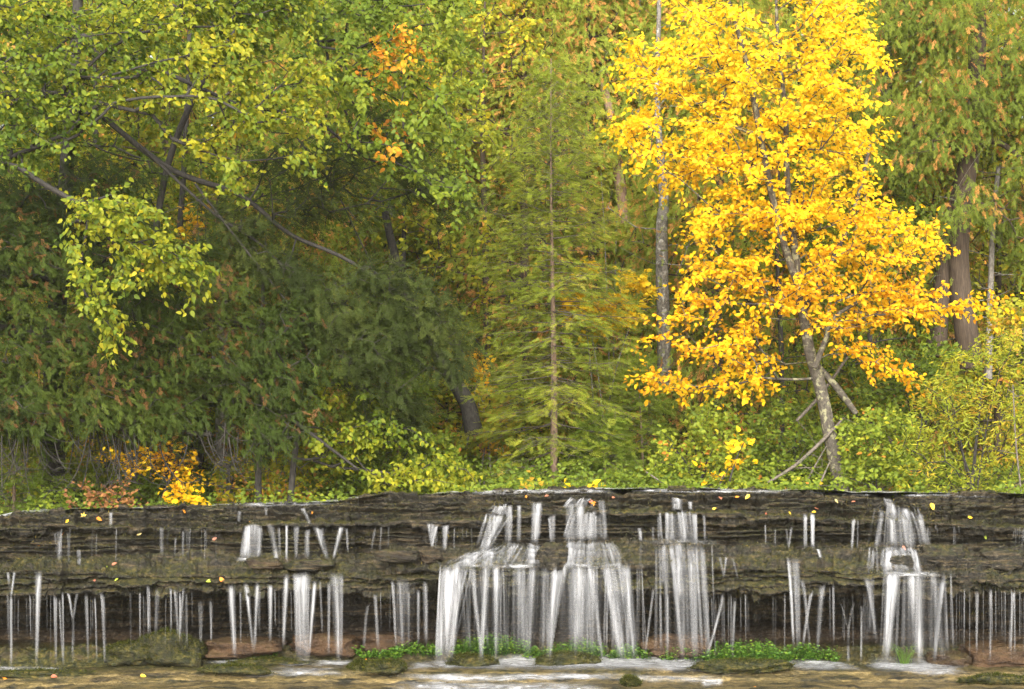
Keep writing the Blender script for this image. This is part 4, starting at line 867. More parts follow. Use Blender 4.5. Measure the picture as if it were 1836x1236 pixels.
def drape(x0, x1, ya, yb, a, seed, nx=None, ny=8, lift=.02):
    """a thin film of white water lying over the rock between the lines ya and yb."""
    nx = nx or int((x1 - x0) / 3) + 2; u = np.linspace(0, 1, nx)[None]; v = np.linspace(0, 1, ny)[:, None]
    px = x0 + (x1 - x0) * u + 0 * v; py = np.interp(px, np.linspace(x0, x1, len(ya)), ya) * (1 - v) + np.interp(px, np.linspace(x0, x1, len(yb)), yb) * v + 2.2 * fbm(px / 25, v, seed, 2, 411)
    dd = rockd(px, py); k = 3
    for _ in range(2):
        p_ = np.pad(dd, ((1, 1), (k, k)), 'edge'); dd = np.minimum(dd, np.mean([p_[1:-1, i:i + nx] for i in range(2 * k + 1)], 0))
    dd = np.minimum(dd, rockd(px, py)) - lift
    V = P(px, py, dd); V[..., 2] += .012
    dens = 1.05 * a * sm(0, .25, u + .05 * fbm(v * 3, seed, 0, 2, 413)) * (1 - sm(.72, .97, u + .08 * fbm(v * 4, seed, 0, 2, 414))) * sm(0, .4, v) * (1 - sm(.55, .97, v)) * np.clip(.7 + 1.2 * fbm(px / 26, v * 2.2, seed, 4, 412), 0, 2)
    flow = np.stack([V[..., 0], V[..., 2] * 2 + V[..., 1], np.full(px.shape, seed * 1.3)], -1)
    return V.reshape(-1, 3), grid_quads(ny, nx), np.clip(dens, 0, 2).ravel(), flow.reshape(-1, 3)
def water_mesh(name, parts, mat, parent=None):
    Vs, Qs, Ds, Fs, n = [], [], [], [], 0
    for V, q, d, f in parts: Vs.append(V); Qs.append(q + n); Ds.append(d); Fs.append(f); n += len(V)
    return mesh(name, np.concatenate(Vs), np.concatenate(Qs), None, {'dens': np.concatenate(Ds), 'flow': np.concatenate(Fs)}, mat, parent, True)
def fringe(s, n, seed):
    """loose strands inside and beside a wide sheet of water, so that its edges fray."""
    r = RS(seed); out = []
    x0, y0, w0, x1, y1, w1, a = s[:7]
    for i in range(n):
        u = r.uniform(-.56, .56); k = r.uniform(2, 5.5); f = r.uniform(-.05, .05)
        out.append((x0 + u * w0, y0 + r.uniform(-2, 7), k, x1 + (u + f) * w1, y1 + r.uniform(-14, 3), k * r.uniform(.7, 2.2), r.uniform(.2, .6) * min(1, a * 1.5), r.uniform(.75, 1.1)))
    return out
def cascade(label, tiers, foam=(), seed=0):
    s0 = tiers[0][1][0]; r = thing('waterfall', label, 'waterfall', P(s0[0], s0[1], float(rockd(s0[0], s0[1]))))
    for j, (nm, segs) in enumerate(tiers):
        segs = list(segs) + [q for i, s in enumerate(segs) if max(s[2], s[5]) > 44 for q in fringe(s, int(max(s[2], s[5]) / 4.2), seed + 31 * j + i)]
        water_mesh(nm, [stream(*s, seed=seed + 7 * j + i) for i, s in enumerate(segs)], M['water'], r)
    for i, f in enumerate(foam): water_mesh('foam', [drape(*f, seed + 90 + i)], M['foam'], r)
# (x top, y top, width, x foot, y foot, width, density)
cascade('wide fan of white water on the right, pouring over two ledges', [
    ('upper_fall', [(1606, 908, 70, 1612, 988, 100, .42), (1597, 902, 16, 1603, 985, 24, .85), (1622, 908, 14, 1632, 988, 22, .75), (1648, 922, 14, 1659, 982, 12, .6), (1584, 915, 12, 1570, 985, 10, .4), (1590, 893, 18, 1600, 925, 22, .8)]),
    ('middle_fall', [(1634, 984, 16, 1648, 1034, 22, .85), (1602, 980, 76, 1606, 1034, 92, .5), (1596, 980, 18, 1592, 1032, 24, .75), (1618, 980, 16, 1622, 1032, 22, .6)]),
    ('lower_fall', [(1603, 1023, 36, 1586, 1194, 16, .95, 1.0), (1606, 1026, 18, 1590, 1192, 8, .6, 1.0), (1640, 1025, 40, 1651, 1194, 15, .85, .9), (1690, 1040, 14, 1674, 1190, 9, .75, .9), (1645, 1025, 110, 1645, 1186, 116, .26), (1630, 1028, 14, 1643, 1190, 8, .5), (1672, 1028, 14, 1690, 1188, 16, .35)])],
    [(1545, 1740, [1188, 1190, 1196, 1204], [1200, 1206, 1214, 1217], 1.1), (1580, 1690, [1026, 1025], [1036, 1037], 1.1), (1560, 1690, [1186, 1190], [1198, 1208], 1.3)], 10)
cascade('tall bright cascade in the middle with water fanning from a rounded step', [
    ('upper_fall', [(1040, 893, 44, 1030, 912, 50, .85), (1024, 902, 18, 1026, 976, 28, .95), (1052, 918, 56, 1048, 974, 76, .75), (1078, 897, 14, 1085, 972, 12, .65), (1040, 905, 20, 1040, 972, 20, .6)]),
    ('middle_fall', [(1027, 972, 26, 1022, 1020, 24, .95), (1062, 970, 74, 1066, 1020, 112, .48), (1092, 975, 20, 1108, 1020, 24, .6)]),
    ('lower_fall', [(1006, 1009, 40, 981, 1192, 13, .95, .85), (998, 1014, 22, 986, 1190, 10, .5), (1035, 1010, 36, 1033, 1160, 38, .55), (1058, 1014, 18, 1081, 1188, 7, .7, 1.0), (1104, 1010, 46, 1127, 1192, 22, .95, .8), (1085, 1012, 26, 1112, 1190, 14, .65, .9), (1120, 1012, 26, 1139, 1190, 14, .5, .8), (1062, 1010, 160, 1060, 1182, 172, .30)])],
    [(960, 1310, [1182, 1184, 1183, 1190], [1196, 1200, 1206, 1212], 1.25), (995, 1120, [1011, 1010], [1021, 1021], .6), (960, 1200, [1184, 1182, 1186], [1200, 1198, 1204], 1.2)], 30)
cascade('broad veil left of the middle cascade spreading from a narrow top', [
    ('upper_fall', [(897, 905, 34, 893, 925, 46, .8), (894, 920, 46, 868, 992, 32, .95, 1.3), (914, 904, 12, 911, 978, 16, .8), (931, 906, 9, 930, 975, 10, .6), (963, 898, 22, 958, 976, 18, .85), (970, 905, 10, 966, 970, 8, .5), (990, 922, 14, 990, 974, 12, .55), (984, 930, 6, 988, 972, 5, .5)]),
    ('middle_fall', [(928, 974, 96, 900, 1020, 148, .48), (868, 985, 40, 828, 1020, 60, .75), (880, 988, 24, 872, 1020, 30, .7), (958, 975, 26, 955, 1018, 36, .6)]),
    ('lower_fall', [(816, 1013, 54, 794, 1192, 26, .95, .7), (800, 1016, 24, 786, 1190, 16, .6), (828, 1016, 24, 806, 1190, 16, .6), (874, 1012, 18, 861, 1192, 11, .85, 1.0), (846, 1014, 16, 866, 1190, 8, .5, 1.2), (889, 1012, 16, 890, 1190, 9, .8), (905, 1012, 160, 905, 1176, 150, .30), (934, 1014, 20, 944, 1180, 16, .5), (955, 1014, 16, 946, 1176, 14, .5)])],
    [(690, 985, [1192, 1186, 1182, 1183], [1206, 1204, 1200, 1202], 1.25), (790, 980, [1013, 1013], [1022, 1022], .6), (760, 930, [1184, 1182, 1184], [1200, 1198, 1200], 1.2)], 50)
cascade('wide misty veil of thin water right of the middle cascade', [
    ('upper_fall', [(1214, 893, 22, 1214, 918, 24, .85), (1237, 900, 10, 1238, 916, 9, .75), (1212, 917, 66, 1217, 975, 74, .5), (1196, 918, 9, 1196, 976, 9, .85), (1245, 920, 12, 1247, 976, 10, .7), (1262, 925, 6, 1264, 970, 5, .4)]),
    ('lower_fall', [(1226, 972, 96, 1232, 1188, 104, .34), (1203, 973, 10, 1225, 1188, 8, .65, 1.1), (1190, 976, 14, 1186, 1060, 14, .4), (1240, 974, 20, 1246, 1186, 22, .4), (1215, 973, 18, 1220, 1080, 20, .5), (1258, 980, 14, 1270, 1180, 12, .3)])],
    [(1150, 1300, [968, 968, 972], [977, 977, 980], .4)], 70)
cascade('narrow white fall from the mossy bench at the left', [
    ('lower_fall', [(541, 1025, 40, 543, 1190, 24, .9), (530, 1026, 12, 534, 1188, 10, .6), (566, 1040, 12, 553, 1188, 6, .7)])],
    [(500, 590, [1184, 1184], [1197, 1198], 1.2), (480, 620, [1196, 1196], [1206, 1208], .7)], 80)
cascade('rounded bulging veil on the upper ledge at the left', [('upper_fall', [(455, 941, 34, 447, 1008, 42, .75), (444, 944, 12, 434, 1006, 14, .7), (466, 942, 12, 464, 1004, 12, .6)])], [(418, 490, [1000, 1002], [1010, 1012], .9)], 85)
cascade('pair of white strands falling beside a mossy mound at the left', [('lower_fall', [(601, 1026, 26, 606, 1192, 14, .75), (612, 1028, 10, 612, 1186, 6, .4), (590, 1042, 9, 589, 1180, 5, .5)])], [(560, 640, [1184, 1184], [1196, 1198], 1.1)], 88)
cascade('crossing white threads left of the right fan', [('upper_fall', [(1444, 922, 9, 1444, 986, 8, .6), (1457, 920, 11, 1457, 988, 8, .85), (1466, 983, 8, 1472, 1000, 8, .6)]),
    ('lower_fall', [(1426, 1000, 20, 1432, 1166, 12, .5), (1414, 1000, 10, 1423, 1164, 6, .55), (1475, 1048, 16, 1466, 1166, 9, .6), (1438, 1040, 10, 1452, 1164, 6, .5), (1456, 1060, 10, 1439, 1164, 6, .45)])], [], 92)
# separate thin streams: (x, y, w, x, y, w, density)
THIN = [('thin forked stream at the far left of the lower overhang', [(14, 1024, 8, 20, 1072, 5, .55), (27, 1024, 8, 20, 1072, 5, .55), (20, 1066, 6, 20, 1204, 6, .8)]), ('tapering white stream second from the left edge', [(70, 1022, 18, 65, 1198, 7, .7)]),
    ('forked stream left of the mossy boulder that splits like a Y', [(122, 1062, 7, 131, 1112, 5, .6), (139, 1062, 7, 131, 1112, 5, .6), (131, 1104, 7, 131, 1196, 6, .85)]), ('thin white stream between two forked ones at the left', [(99, 1068, 10, 100, 1196, 5, .7)]),
    ('double thread right of the second stream at the left', [(106, 1074, 6, 113, 1196, 5, .55), (112, 1060, 5, 114, 1196, 4, .6)]), ('slim stream a hand left of the hooked stream', [(154, 1064, 9, 158, 1192, 5, .6), (170, 1070, 5, 174, 1192, 4, .55)]),
    ('hooked stream falling left of the mossy boulder', [(181, 1062, 10, 188, 1192, 6, .75, .35)]), ('straight thread falling onto the mossy boulder', [(266, 1050, 9, 267, 1142, 6, .7), (251, 1060, 6, 251, 1150, 3, .5)]), ('faint double thread above the mossy boulder', [(283, 1055, 10, 280, 1140, 9, .3), (234, 1058, 6, 234, 1166, 3, .4)]),
    ('leaning threads over the crest of the mossy boulder', [(306, 1055, 5, 307, 1136, 4, .5), (313, 1055, 6, 320, 1145, 6, .45), (330, 1056, 6, 321, 1140, 6, .4)]), ('clear thread just right of the mossy boulder', [(360, 1075, 14, 360, 1184, 4, .65)]),
    ('single bright thread between mossy boulder and rusty slab', [(378, 1072, 10, 379, 1176, 3, .75)]), ('white stream left of the rusty slab', [(413, 1048, 20, 421, 1182, 9, .8)]), ('forked stream meeting over the rusty slab', [(440, 1048, 14, 455, 1172, 6, .6), (462, 1046, 14, 456, 1172, 6, .65), (431, 1058, 5, 432, 1162, 4, .45)]),
    ('thin pale stream over the middle of the rusty slab', [(485, 1048, 14, 485, 1158, 7, .6)]), ('leaning thin stream left of the narrow white fall', [(515, 1030, 16, 508, 1166, 8, .7)]), ('slender thread between narrow fall and white strands', [(573, 1040, 6, 578, 1142, 5, .55)]),
    ('pair of pale streams on the upper ledge left of centre', [(484, 941, 18, 496, 1007, 12, .7), (500, 945, 8, 502, 1004, 6, .35)]), ('short thread on the upper ledge beside the pale pair', [(514, 942, 6, 514, 1008, 6, .7)]), ('tapered stream on the upper ledge above the flat stone', [(531, 944, 16, 531, 1004, 7, .65)]),
    ('faint stream on the upper ledge near the flat stone', [(551, 948, 12, 550, 1002, 12, .4)]), ('slanting stream on the upper ledge leaning right', [(570, 944, 26, 588, 1008, 8, .6, 1.1)]), ('bright slanting stream on the upper ledge leaning left', [(613, 941, 14, 597, 1008, 6, .95, .9)]),
    ('thread on the upper ledge right of the bright slanting stream', [(621, 945, 7, 624, 992, 4, .5)]), ('thin arcs of water under the upper ledge left of the forked stream', [(673, 946, 7, 666, 988, 4, .5), (684, 944, 4, 681, 986, 3, .4), (697, 944, 4, 696, 984, 3, .3)]), ('bright forked stream on the upper ledge left of the broad veil', [(768, 940, 9, 774, 982, 6, .6), (783, 940, 10, 774, 982, 6, .8), (776, 938, 20, 773, 975, 8, .5)]),
    ('short stream on the upper ledge beside the bright forked one', [(800, 940, 18, 797, 988, 9, .65)]), ('thread above the left rim of the cliff', [(106, 950, 11, 106, 1008, 10, .5)]), ('short white spill from the top rim at the left', [(199, 917, 8, 198, 947, 7, .6)]), ('small spill down to the moss bench at the left', [(141, 986, 9, 142, 1014, 9, .7)]),
    ('thin spill under the left upper ledge', [(290, 946, 9, 290, 998, 8, .5), (302, 952, 4, 299, 985, 3, .3)]), ('fine pair of threads under the left upper ledge', [(315, 965, 5, 313, 1001, 4, .4), (329, 950, 7, 328, 1000, 5, .4)]), ('spill from the lip above the bulging veil', [(430, 917, 9, 428, 938, 7, .6), (477, 908, 7, 477, 928, 5, .6)]),
    ('small curved spill from the lip right of the bulging veil', [(541, 911, 12, 556, 938, 8, .65)]), ('thin curtain of threads left of the broad veil', [(728, 1035, 56, 728, 1168, 52, .30), (704, 1042, 9, 710, 1164, 5, .55), (717, 1040, 9, 722, 1164, 7, .7), (733, 1060, 7, 733, 1164, 5, .55), (750, 1056, 9, 750, 1160, 6, .65), (762, 1040, 12, 764, 1160, 10, .35)]),
    ('curved thread under the overhang left of the thin curtain', [(663, 1080, 8, 652, 1168, 6, .65, .4)]), ('straight pale stream left of the thin curtain', [(672, 1062, 8, 678, 1166, 8, .55)]), ('slanting bright thread right of the middle cascade', [(1172, 1052, 7, 1156, 1180, 5, .7, 1.0)]), ('thin drop beside the slanting bright thread', [(1184, 1062, 5, 1184, 1172, 4, .55), (1197, 1066, 4, 1198, 1172, 3, .6)]),
    ('strand hanging from the upper ledge left of the misty veil', [(1146, 945, 10, 1149, 975, 8, .5), (1149, 975, 7, 1148, 1018, 6, .4), (1170, 945, 6, 1171, 972, 5, .4)]), ('arched jet leaping left from the overhang below the misty veil', [(1296, 1064, 7, 1265, 1178, 7, .85, 1.35)]), ('slightly bent thread right of the arched jet', [(1320, 1070, 9, 1313, 1192, 5, .75, .4)]),
    ('short forked trickle in the rock face right of the misty veil', [(1290, 1000, 8, 1298, 1036, 4, .5), (1303, 1000, 6, 1298, 1036, 4, .4)]), ('slanting trickle on the dark rock face', [(1312, 1000, 7, 1323, 1042, 4, .5)]), ('V shaped trickle under the top ledge right of centre', [(1409, 945, 6, 1414, 984, 4, .5), (1420, 945, 6, 1414, 984, 4, .55), (1372, 942, 4, 1373, 975, 3, .4), (1390, 946, 4, 1390, 982, 3, .35)]),
    ('clear Y shaped stream left of the right fan', [(1508, 1082, 7, 1521, 1130, 5, .65), (1531, 1082, 7, 1521, 1130, 5, .65), (1521, 1122, 8, 1521, 1192, 6, .8)]), ('thin stream next to the clear Y shaped stream', [(1546, 1085, 8, 1544, 1192, 5, .6)]), ('tapering thread on the face above the clear Y shaped stream', [(1531, 930, 10, 1527, 992, 5, .6), (1538, 932, 4, 1537, 990, 3, .4)]),
    ('faint slanting water left of the right fan', [(1553, 1035, 14, 1574, 1160, 10, .42), (1565, 1034, 10, 1560, 1140, 10, .25)]), ('white thread right of the right fan', [(1752, 1056, 9, 1751, 1174, 4, .65)]), ('forked thread falling past the brown block at the right', [(1776, 1056, 9, 1775, 1194, 4, .75, .3)]), ('slanting thread near the right edge', [(1817, 1056, 7, 1810, 1174, 7, .55)]),
    ('pair of brown stained threads left of the right fan', [(1494, 1050, 6, 1495, 1160, 5, .45), (1488, 1050, 4, 1489, 1150, 3, .35)])]
for i, (lb, segs) in enumerate(THIN):
    if len(segs) == 1: o = water_mesh('water_stream', [stream(*segs[0], seed=200 + 9 * i, edge=.6)], M['water'])
    else:
        o = thing('water_stream', '', '', P(segs[0][0], segs[0][1], float(rockd(segs[0][0], segs[0][1]))))
        for j, s in enumerate(segs): water_mesh('strand', [stream(*s, seed=200 + 9 * i + j, edge=.6)], M['water'], o)
    tag(o, lb, 'stream', 'thin streams falling from the ledges')
r = RS(420)
zones = [(0, 200, 1066, 1150, 22, 'hair thin thread of water in front of the dark recess at the far left'), (200, 400, 1060, 1150, 26, 'hair thin thread of water above the mossy boulder'), (400, 700, 1056, 1150, 34, 'hair thin thread of water over the rusty slabs left of centre'),
         (1270, 1420, 1066, 1160, 24, 'hair thin thread of water over the green plants right of centre'), (1420, 1570, 1064, 1165, 14, 'hair thin thread of water left of the right fan'), (1700, 1836, 1058, 1170, 26, 'hair thin thread of water under the right end overhang'),
         (1660, 1836, 946, 976, 16, 'tiny thread of water dripping from the top ledge at the right'), (20, 420, 950, 1002, 22, 'tiny thread of water dripping from the top ledge at the left'), (620, 880, 945, 985, 12, 'tiny thread of water dripping from the top ledge left of the broad veil')]
for xa, xb, ya, yb, n, lb in zones:
    cc = r.uniform(xa, xb, max(3, n // 4))
    for i in range(n):
        x = float(np.clip(cc[r.randint(len(cc))] + r.normal(0, 9), xa, xb)); y0 = ya + r.uniform(-4, 8); y1 = yb + r.uniform(-25, 20); w = r.uniform(1.6, 3.2)
        o = water_mesh('water_thread', [stream(x, y0, w, x + r.uniform(-1.5, 1.5), y1, w * .7, r.uniform(.12, .45), cols=3, rows=14, seed=600 + i, edge=.9, bulge=.5)], M['water'])
        tag(o, lb, 'water thread', lb.replace('thread', 'threads'))
# mist and films of the foot of the falls
for i, (a, lb) in enumerate([((770, 1320, [1176, 1174, 1175, 1182], [1204, 1206, 1205, 1210], .75), 'broad pale splash along the foot of the three middle falls'), ((1550, 1740, [1178, 1178, 1186], [1206, 1212, 1216], .7), 'pale splash along the foot of the right fan'), ((690, 1170, [1208, 1210, 1208, 1210], [1222, 1226, 1222, 1224], .9), 'sheet of white water sliding over the low foot step in the middle'), ((690, 1120, [1222, 1224, 1224], [1246, 1248, 1246], .95), 'white water spilling off the lowest step in the middle'),
        ((1330, 1560, [1186, 1184, 1190], [1200, 1204, 1206], .8), 'pale film of water at the foot below the crossing threads'), ((400, 640, [1204, 1202, 1204], [1218, 1216, 1218], .55), 'thin film of water over the tan step at the left'), ((360, 560, [1186, 1184, 1186], [1194, 1193, 1196], .6), 'water skimming the green mound at the left'),
        ((795, 1120, [884, 880, 878, 879], [893, 889, 887, 888], .6), 'white film of water sliding over the lip above the big cascades'), ((1130, 1420, [879, 878, 880], [886, 885, 888], .75), 'thin bright film on the lip above the misty veil'), ((1430, 1836, [881, 885, 888], [889, 893, 895], .35), 'film with white painted glints along the lip at the right'), ((425, 610, [904, 902, 900], [911, 909, 908], .6), 'film with white painted glints on the left lip above the bulging veil'), ((-20, 120, [1196, 1196], [1206, 1206], .55), 'pale pool edge at the far left foot'), ((1100, 1300, [1212, 1212], [1226, 1228], .5), 'broken white water over the tan step right of the middle'), ((1255, 1300, [1218, 1216], [1236, 1232], .9), 'small white spill at the bottom edge right of the middle')]):  # along the lip, sky glints are painted in as white foam colour
    tag(water_mesh('white_water', [drape(*a, 500 + i), drape(*a, 540 + i, None, 8, .035)], M['foam']), lb, 'white water')

# ------------------------------------------------------------------ stones, moss, plants and leaves on the ledges
def stone(name, label, cat, px, py, w, h, dp, seed, rust=0., moss=.5, dz=0., flat=.0, group=None, strata_shade=0., fuzz=0):
    """a rough stone w x h photo pixels, its foot at (px, py)."""
    d = float(rockd(px, py)) + dz; s = d / F
    n, m = 56, 34; th = np.linspace(0, 2 * np.pi, n, endpoint=False); ph = np.linspace(0.02, np.pi - .02, m)
    X = np.sin(ph)[:, None] * np.cos(th); Y = np.sin(ph)[:, None] * np.sin(th); Z = np.cos(ph)[:, None] + 0 * th
    pw = .85 if flat == 0 else .62
    X, Y, Z = [np.sign(a) * np.abs(a) ** pw for a in (X, Y, Z)]
    k = 1 + .55 * fbm(X * 1.3 + seed, Y * 1.3, Z * 1.3, 4, 430 + seed) + .16 * fbm(X * 4 + seed, Y * 4, Z * 8, 5, 440)
    V = np.stack([X * k * w * s / 2, Y * k * dp / 2, Z * k * h * s * .62], -1)
    c = P(px, py, d)[()] + np.array([0, -.03, h * s * .40]); V = V + c
    i = np.arange(n * m).reshape(m, n); j = np.roll(i, -1, 1); Q = np.stack([i[:-1], i[1:], j[1:], j[:-1]], -1).reshape(-1, 4)
    o = np.ones(n * m); ob = mesh(name, V.reshape(-1, 3), Q, None, {'rust': rust * o, 'moss': moss * o, 'strata_shade': strata_shade * o}, M['rock'], None, True, c)
    if fuzz:
        r = RS(seed); up = np.where(V[..., 2].ravel() > c[2] - h * s * .2)[0]; q = r.choice(up, fuzz); ob['_base'] = [float(x) for x in c]
        O = V.reshape(-1, 3)[q] + r.normal(0, .006, (fuzz, 3)); Ld = (O - c) * [1, 1, 2] / np.linalg.norm(O - c, axis=1, keepdims=True) + r.normal(0, .5, (fuzz, 3))
        v_, q_, t_ = inst(*SLIM, O, *frames(Ld, r.normal(0, 1, (fuzz, 3))), r.uniform(.015, .034, fuzz), np.clip(r.normal(.4, .25, fuzz), 0, 1)); mesh('moss_fuzz', v_, q_, None, {'tint': t_}, M['moss'], ob)
    return tag(ob, label, cat, group, 'thing')
M['moss'] = leafmat('moss_blade', [(0, (.014, .020, .004)), (.5, (.040, .046, .007)), (1, (.10, .092, .013))], .2, .8, .1)
stone('mossy_boulder', 'big mossy boulder under the overhang at the left, wet with thin streams', 'boulder', 300, 1186, 118, 52, .55, 1, 0, 1.8, fuzz=2600); stone('mossy_boulder', 'lower mossy lump joined to the left of the big mossy boulder', 'boulder', 232, 1187, 84, 34, .45, 2, 0, 1.8, fuzz=1500)
stone('sandstone_rock', 'rusty sandstone slab left of the narrow white fall, under the overhang', 'rock', 440, 1172, 130, 26, .6, 3, 1, .3, .12, 1); stone('sandstone_rock', 'rusty sandstone slab right of the narrow white fall', 'rock', 585, 1168, 110, 30, .6, 4, 1, .3, .15, 1)
stone('sandstone_rock', 'dull brown slab in the recess behind the broad veil', 'rock', 690, 1162, 90, 26, .5, 5, .8, .1, .15, 1); stone('sandstone_rock', 'tan block at the right end of the foot', 'rock', 1790, 1190, 130, 34, .6, 6, .9, .3, .1, 1); stone('sandstone_rock', 'low brown rock between the right fan and the tan block', 'rock', 1700, 1192, 70, 22, .4, 7, .7, .5, .05, 1)
stone('sandstone_rock', 'brown rounded rock behind the misty veil', 'rock', 1205, 1168, 110, 30, .5, 8, .8, .2, .12, 1)
stone('flat_stone', 'angular tan stone on the bench below the pale pair of streams', 'stone', 476, 1016, 56, 15, .24, 9, .3, .6, -.02, 1); stone('flat_stone', 'smooth grey green stone on the bench under the slanting streams', 'stone', 558, 1020, 86, 17, .3, 10, 0, .9, -.02)
stone('flat_stone', 'dark broken stone on the bench under the bright forked stream', 'stone', 768, 1006, 44, 24, .25, 11, .2, .3, 0, 1); stone('flat_stone', 'layered stone on the bench left of the dark broken stone', 'stone', 715, 1005, 70, 20, .3, 12, .1, .9, 0, 1)
stone('mossy_boulder', 'smooth dark boulder stuck in the step between the broad veil and middle cascade', 'boulder', 990, 1014, 58, 40, .3, 13, 0, .6, .10); stone('mossy_boulder', 'green stained boulder wrapped by the right fan', 'boulder', 1606, 1032, 62, 36, .22, 14, 0, .9, .27)
stone('flat_stone', 'lichened lumpy stone right of the right fan on the upper face', 'stone', 1690, 1012, 70, 34, .3, 16, .0, .9, .12); stone('flat_stone', 'dark lumpy stone near the right end of the upper face', 'stone', 1790, 1016, 80, 30, .3, 17, .0, .9, .12)
for k, (x, y, w, h, lb) in enumerate([(645, 1200, 30, 18, 'small round moss mound between two white strands'), (690, 1204, 56, 24, 'olive moss mound left of the broad veil foot'), (845, 1194, 66, 26, 'brown moss mound behind the broad veil foot'), (1020, 1192, 100, 30, 'green moss mound with a pale leaf at the middle foot'), (425, 1207, 100, 18, 'low green moss swell left of the narrow white fall'),
        (1330, 1204, 130, 26, 'wide moss bank under the green plants right of centre'), (480, 1192, 120, 16, 'thin moss strip before the rusty slab'), (1130, 1228, 26, 18, 'tiny moss tuft on the low step'), (1785, 1226, 110, 20, 'dark mossy stone at the bottom right corner'), (75, 1212, 150, 14, 'flat green moss sheet at the far left foot')]):
    stone('moss_mound', lb, 'moss', x, y, w * 1.15, h * .72, .3, 20 + k, .0, 2.0, .05, fuzz=1300)
def herbs(label, x0, x1, y, h, n, seed):
    r = RS(seed); px = r.uniform(x0, x1, n); e = 1 - np.abs((px - (x0 + x1) / 2) / ((x1 - x0) / 2)) ** 3
    foot = y + r.uniform(-3, 6, n); d = rockd(px, foot); F0 = P(px, foot, d) + [0, 0, -.01]
    H = h * 20 / F * r.uniform(.5, 1.1, n) * (.45 + .55 * e); top = F0 + np.stack([r.normal(0, .03, n), r.normal(-.05, .04, n), H], -1)
    root = thing('water_plant', label, 'plant', P((x0 + x1) / 2, y, float(np.median(d))), 'green plants growing at the foot of the falls')
    b = prisms(F0, top, np.full(n, .0022), np.full(n, .0012), 4); mesh('stems', b[0], b[1], None, None, M['herb'], root)
    k = 5; tt = np.repeat(np.linspace(.35, 1, k)[None], n, 0); O = F0[:, None] + (top - F0)[:, None] * tt[..., None]
    az = r.uniform(0, 6.28, (n, k)); Ld = np.stack([np.cos(az), np.sin(az), r.uniform(-.1, .5, (n, k))], -1)
    V, Q, t = inst(*LEAF, O.reshape(-1, 3), *frames(Ld.reshape(-1, 3), np.array([0, -.5, 1.]) + r.normal(0, .3, (n * k, 3))), r.uniform(.022, .042, n * k), r.uniform(.1, 1, n * k))
    mesh('foliage', V, Q, None, {'tint': t}, M['herb'], root)
for i, a in enumerate([('thick bank of bright green plants right of the arched jet', 1268, 1405, 1186, 40, 240), ('trailing green plants right of the thick bank', 1395, 1498, 1182, 30, 130), ('green plants behind the foot of the broad veil', 815, 960, 1172, 36, 220), ('green plants left of the broad veil foot', 700, 790, 1172, 22, 120),
        ('green plants around the pale leaf at the middle foot', 985, 1085, 1176, 32, 170), ('green plants right of the middle cascade foot', 1095, 1165, 1180, 28, 100), ('green plants under the misty veil', 1185, 1270, 1182, 24, 90), ('small green plants before the rusty slab', 425, 500, 1174, 22, 70), ('green plants on the moss between the two big cascades', 940, 1000, 1180, 20, 70), ('fringe of green plants in front of the dull brown slab', 650, 715, 1178, 16, 60), ('sprig of green plants right of the white strands', 615, 650, 1172, 16, 30)]):
    herbs(*a[:5], a[5], 450 + i)
def grass_tuft():
    r = RS(470); n = 46; b = P(1622, 1192, float(rockd(1622, 1192))); root = thing('grass_tuft', 'thin tuft of long grass at the foot of the right fan', 'grass tuft', b)
    A = np.repeat(b[None], n, 0) + r.normal(0, .03, (n, 3)) * [1, .6, 0]; az = r.uniform(0, 6.28, n); L = r.uniform(.12, .27, n)
    m = A + np.stack([np.cos(az) * L * .35, np.sin(az) * L * .2 - .03, L * .8], -1); e = m + np.stack([np.cos(az) * L * .45, np.sin(az) * L * .2, L * r.uniform(-.1, .25, n)], -1)
    V, Q, t = join([prisms(A, m, np.full(n, .0022), np.full(n, .0018), 3), prisms(m, e, np.full(n, .0018), np.full(n, .0006), 3)])
    mesh('blades', V, Q, None, {'tint': r.uniform(.5, .9) * np.ones(len(V))}, M['herb'], root)
grass_tuft()
def star_leaf(n):
    """a flat lobed maple leaf, centre-fan quads."""
    a = np.linspace(-2.6, 2.6, 11); rad = np.where(np.arange(11) % 2, .5, 1.0) * np.array([.55, .7, .8, .75, .95, .8, .95, .75, .8, .7, .55]) * .55
    pts = [(0, 0, 0)] + [(r_ * math.cos(t), r_ * math.sin(t), .07 * math.cos(3 * t)) for t, r_ in zip(a, rad)]
    return np.array(pts), np.array([(0, i, i + 1, min(i + 2, 11)) for i in range(1, 11, 2)])
ST = star_leaf(0)
names = {0: 'red brown', .12: 'dull red', .25: 'salmon pink', .5: 'orange', .75: 'yellow', .9: 'pale cream', 1: 'yellow green'}
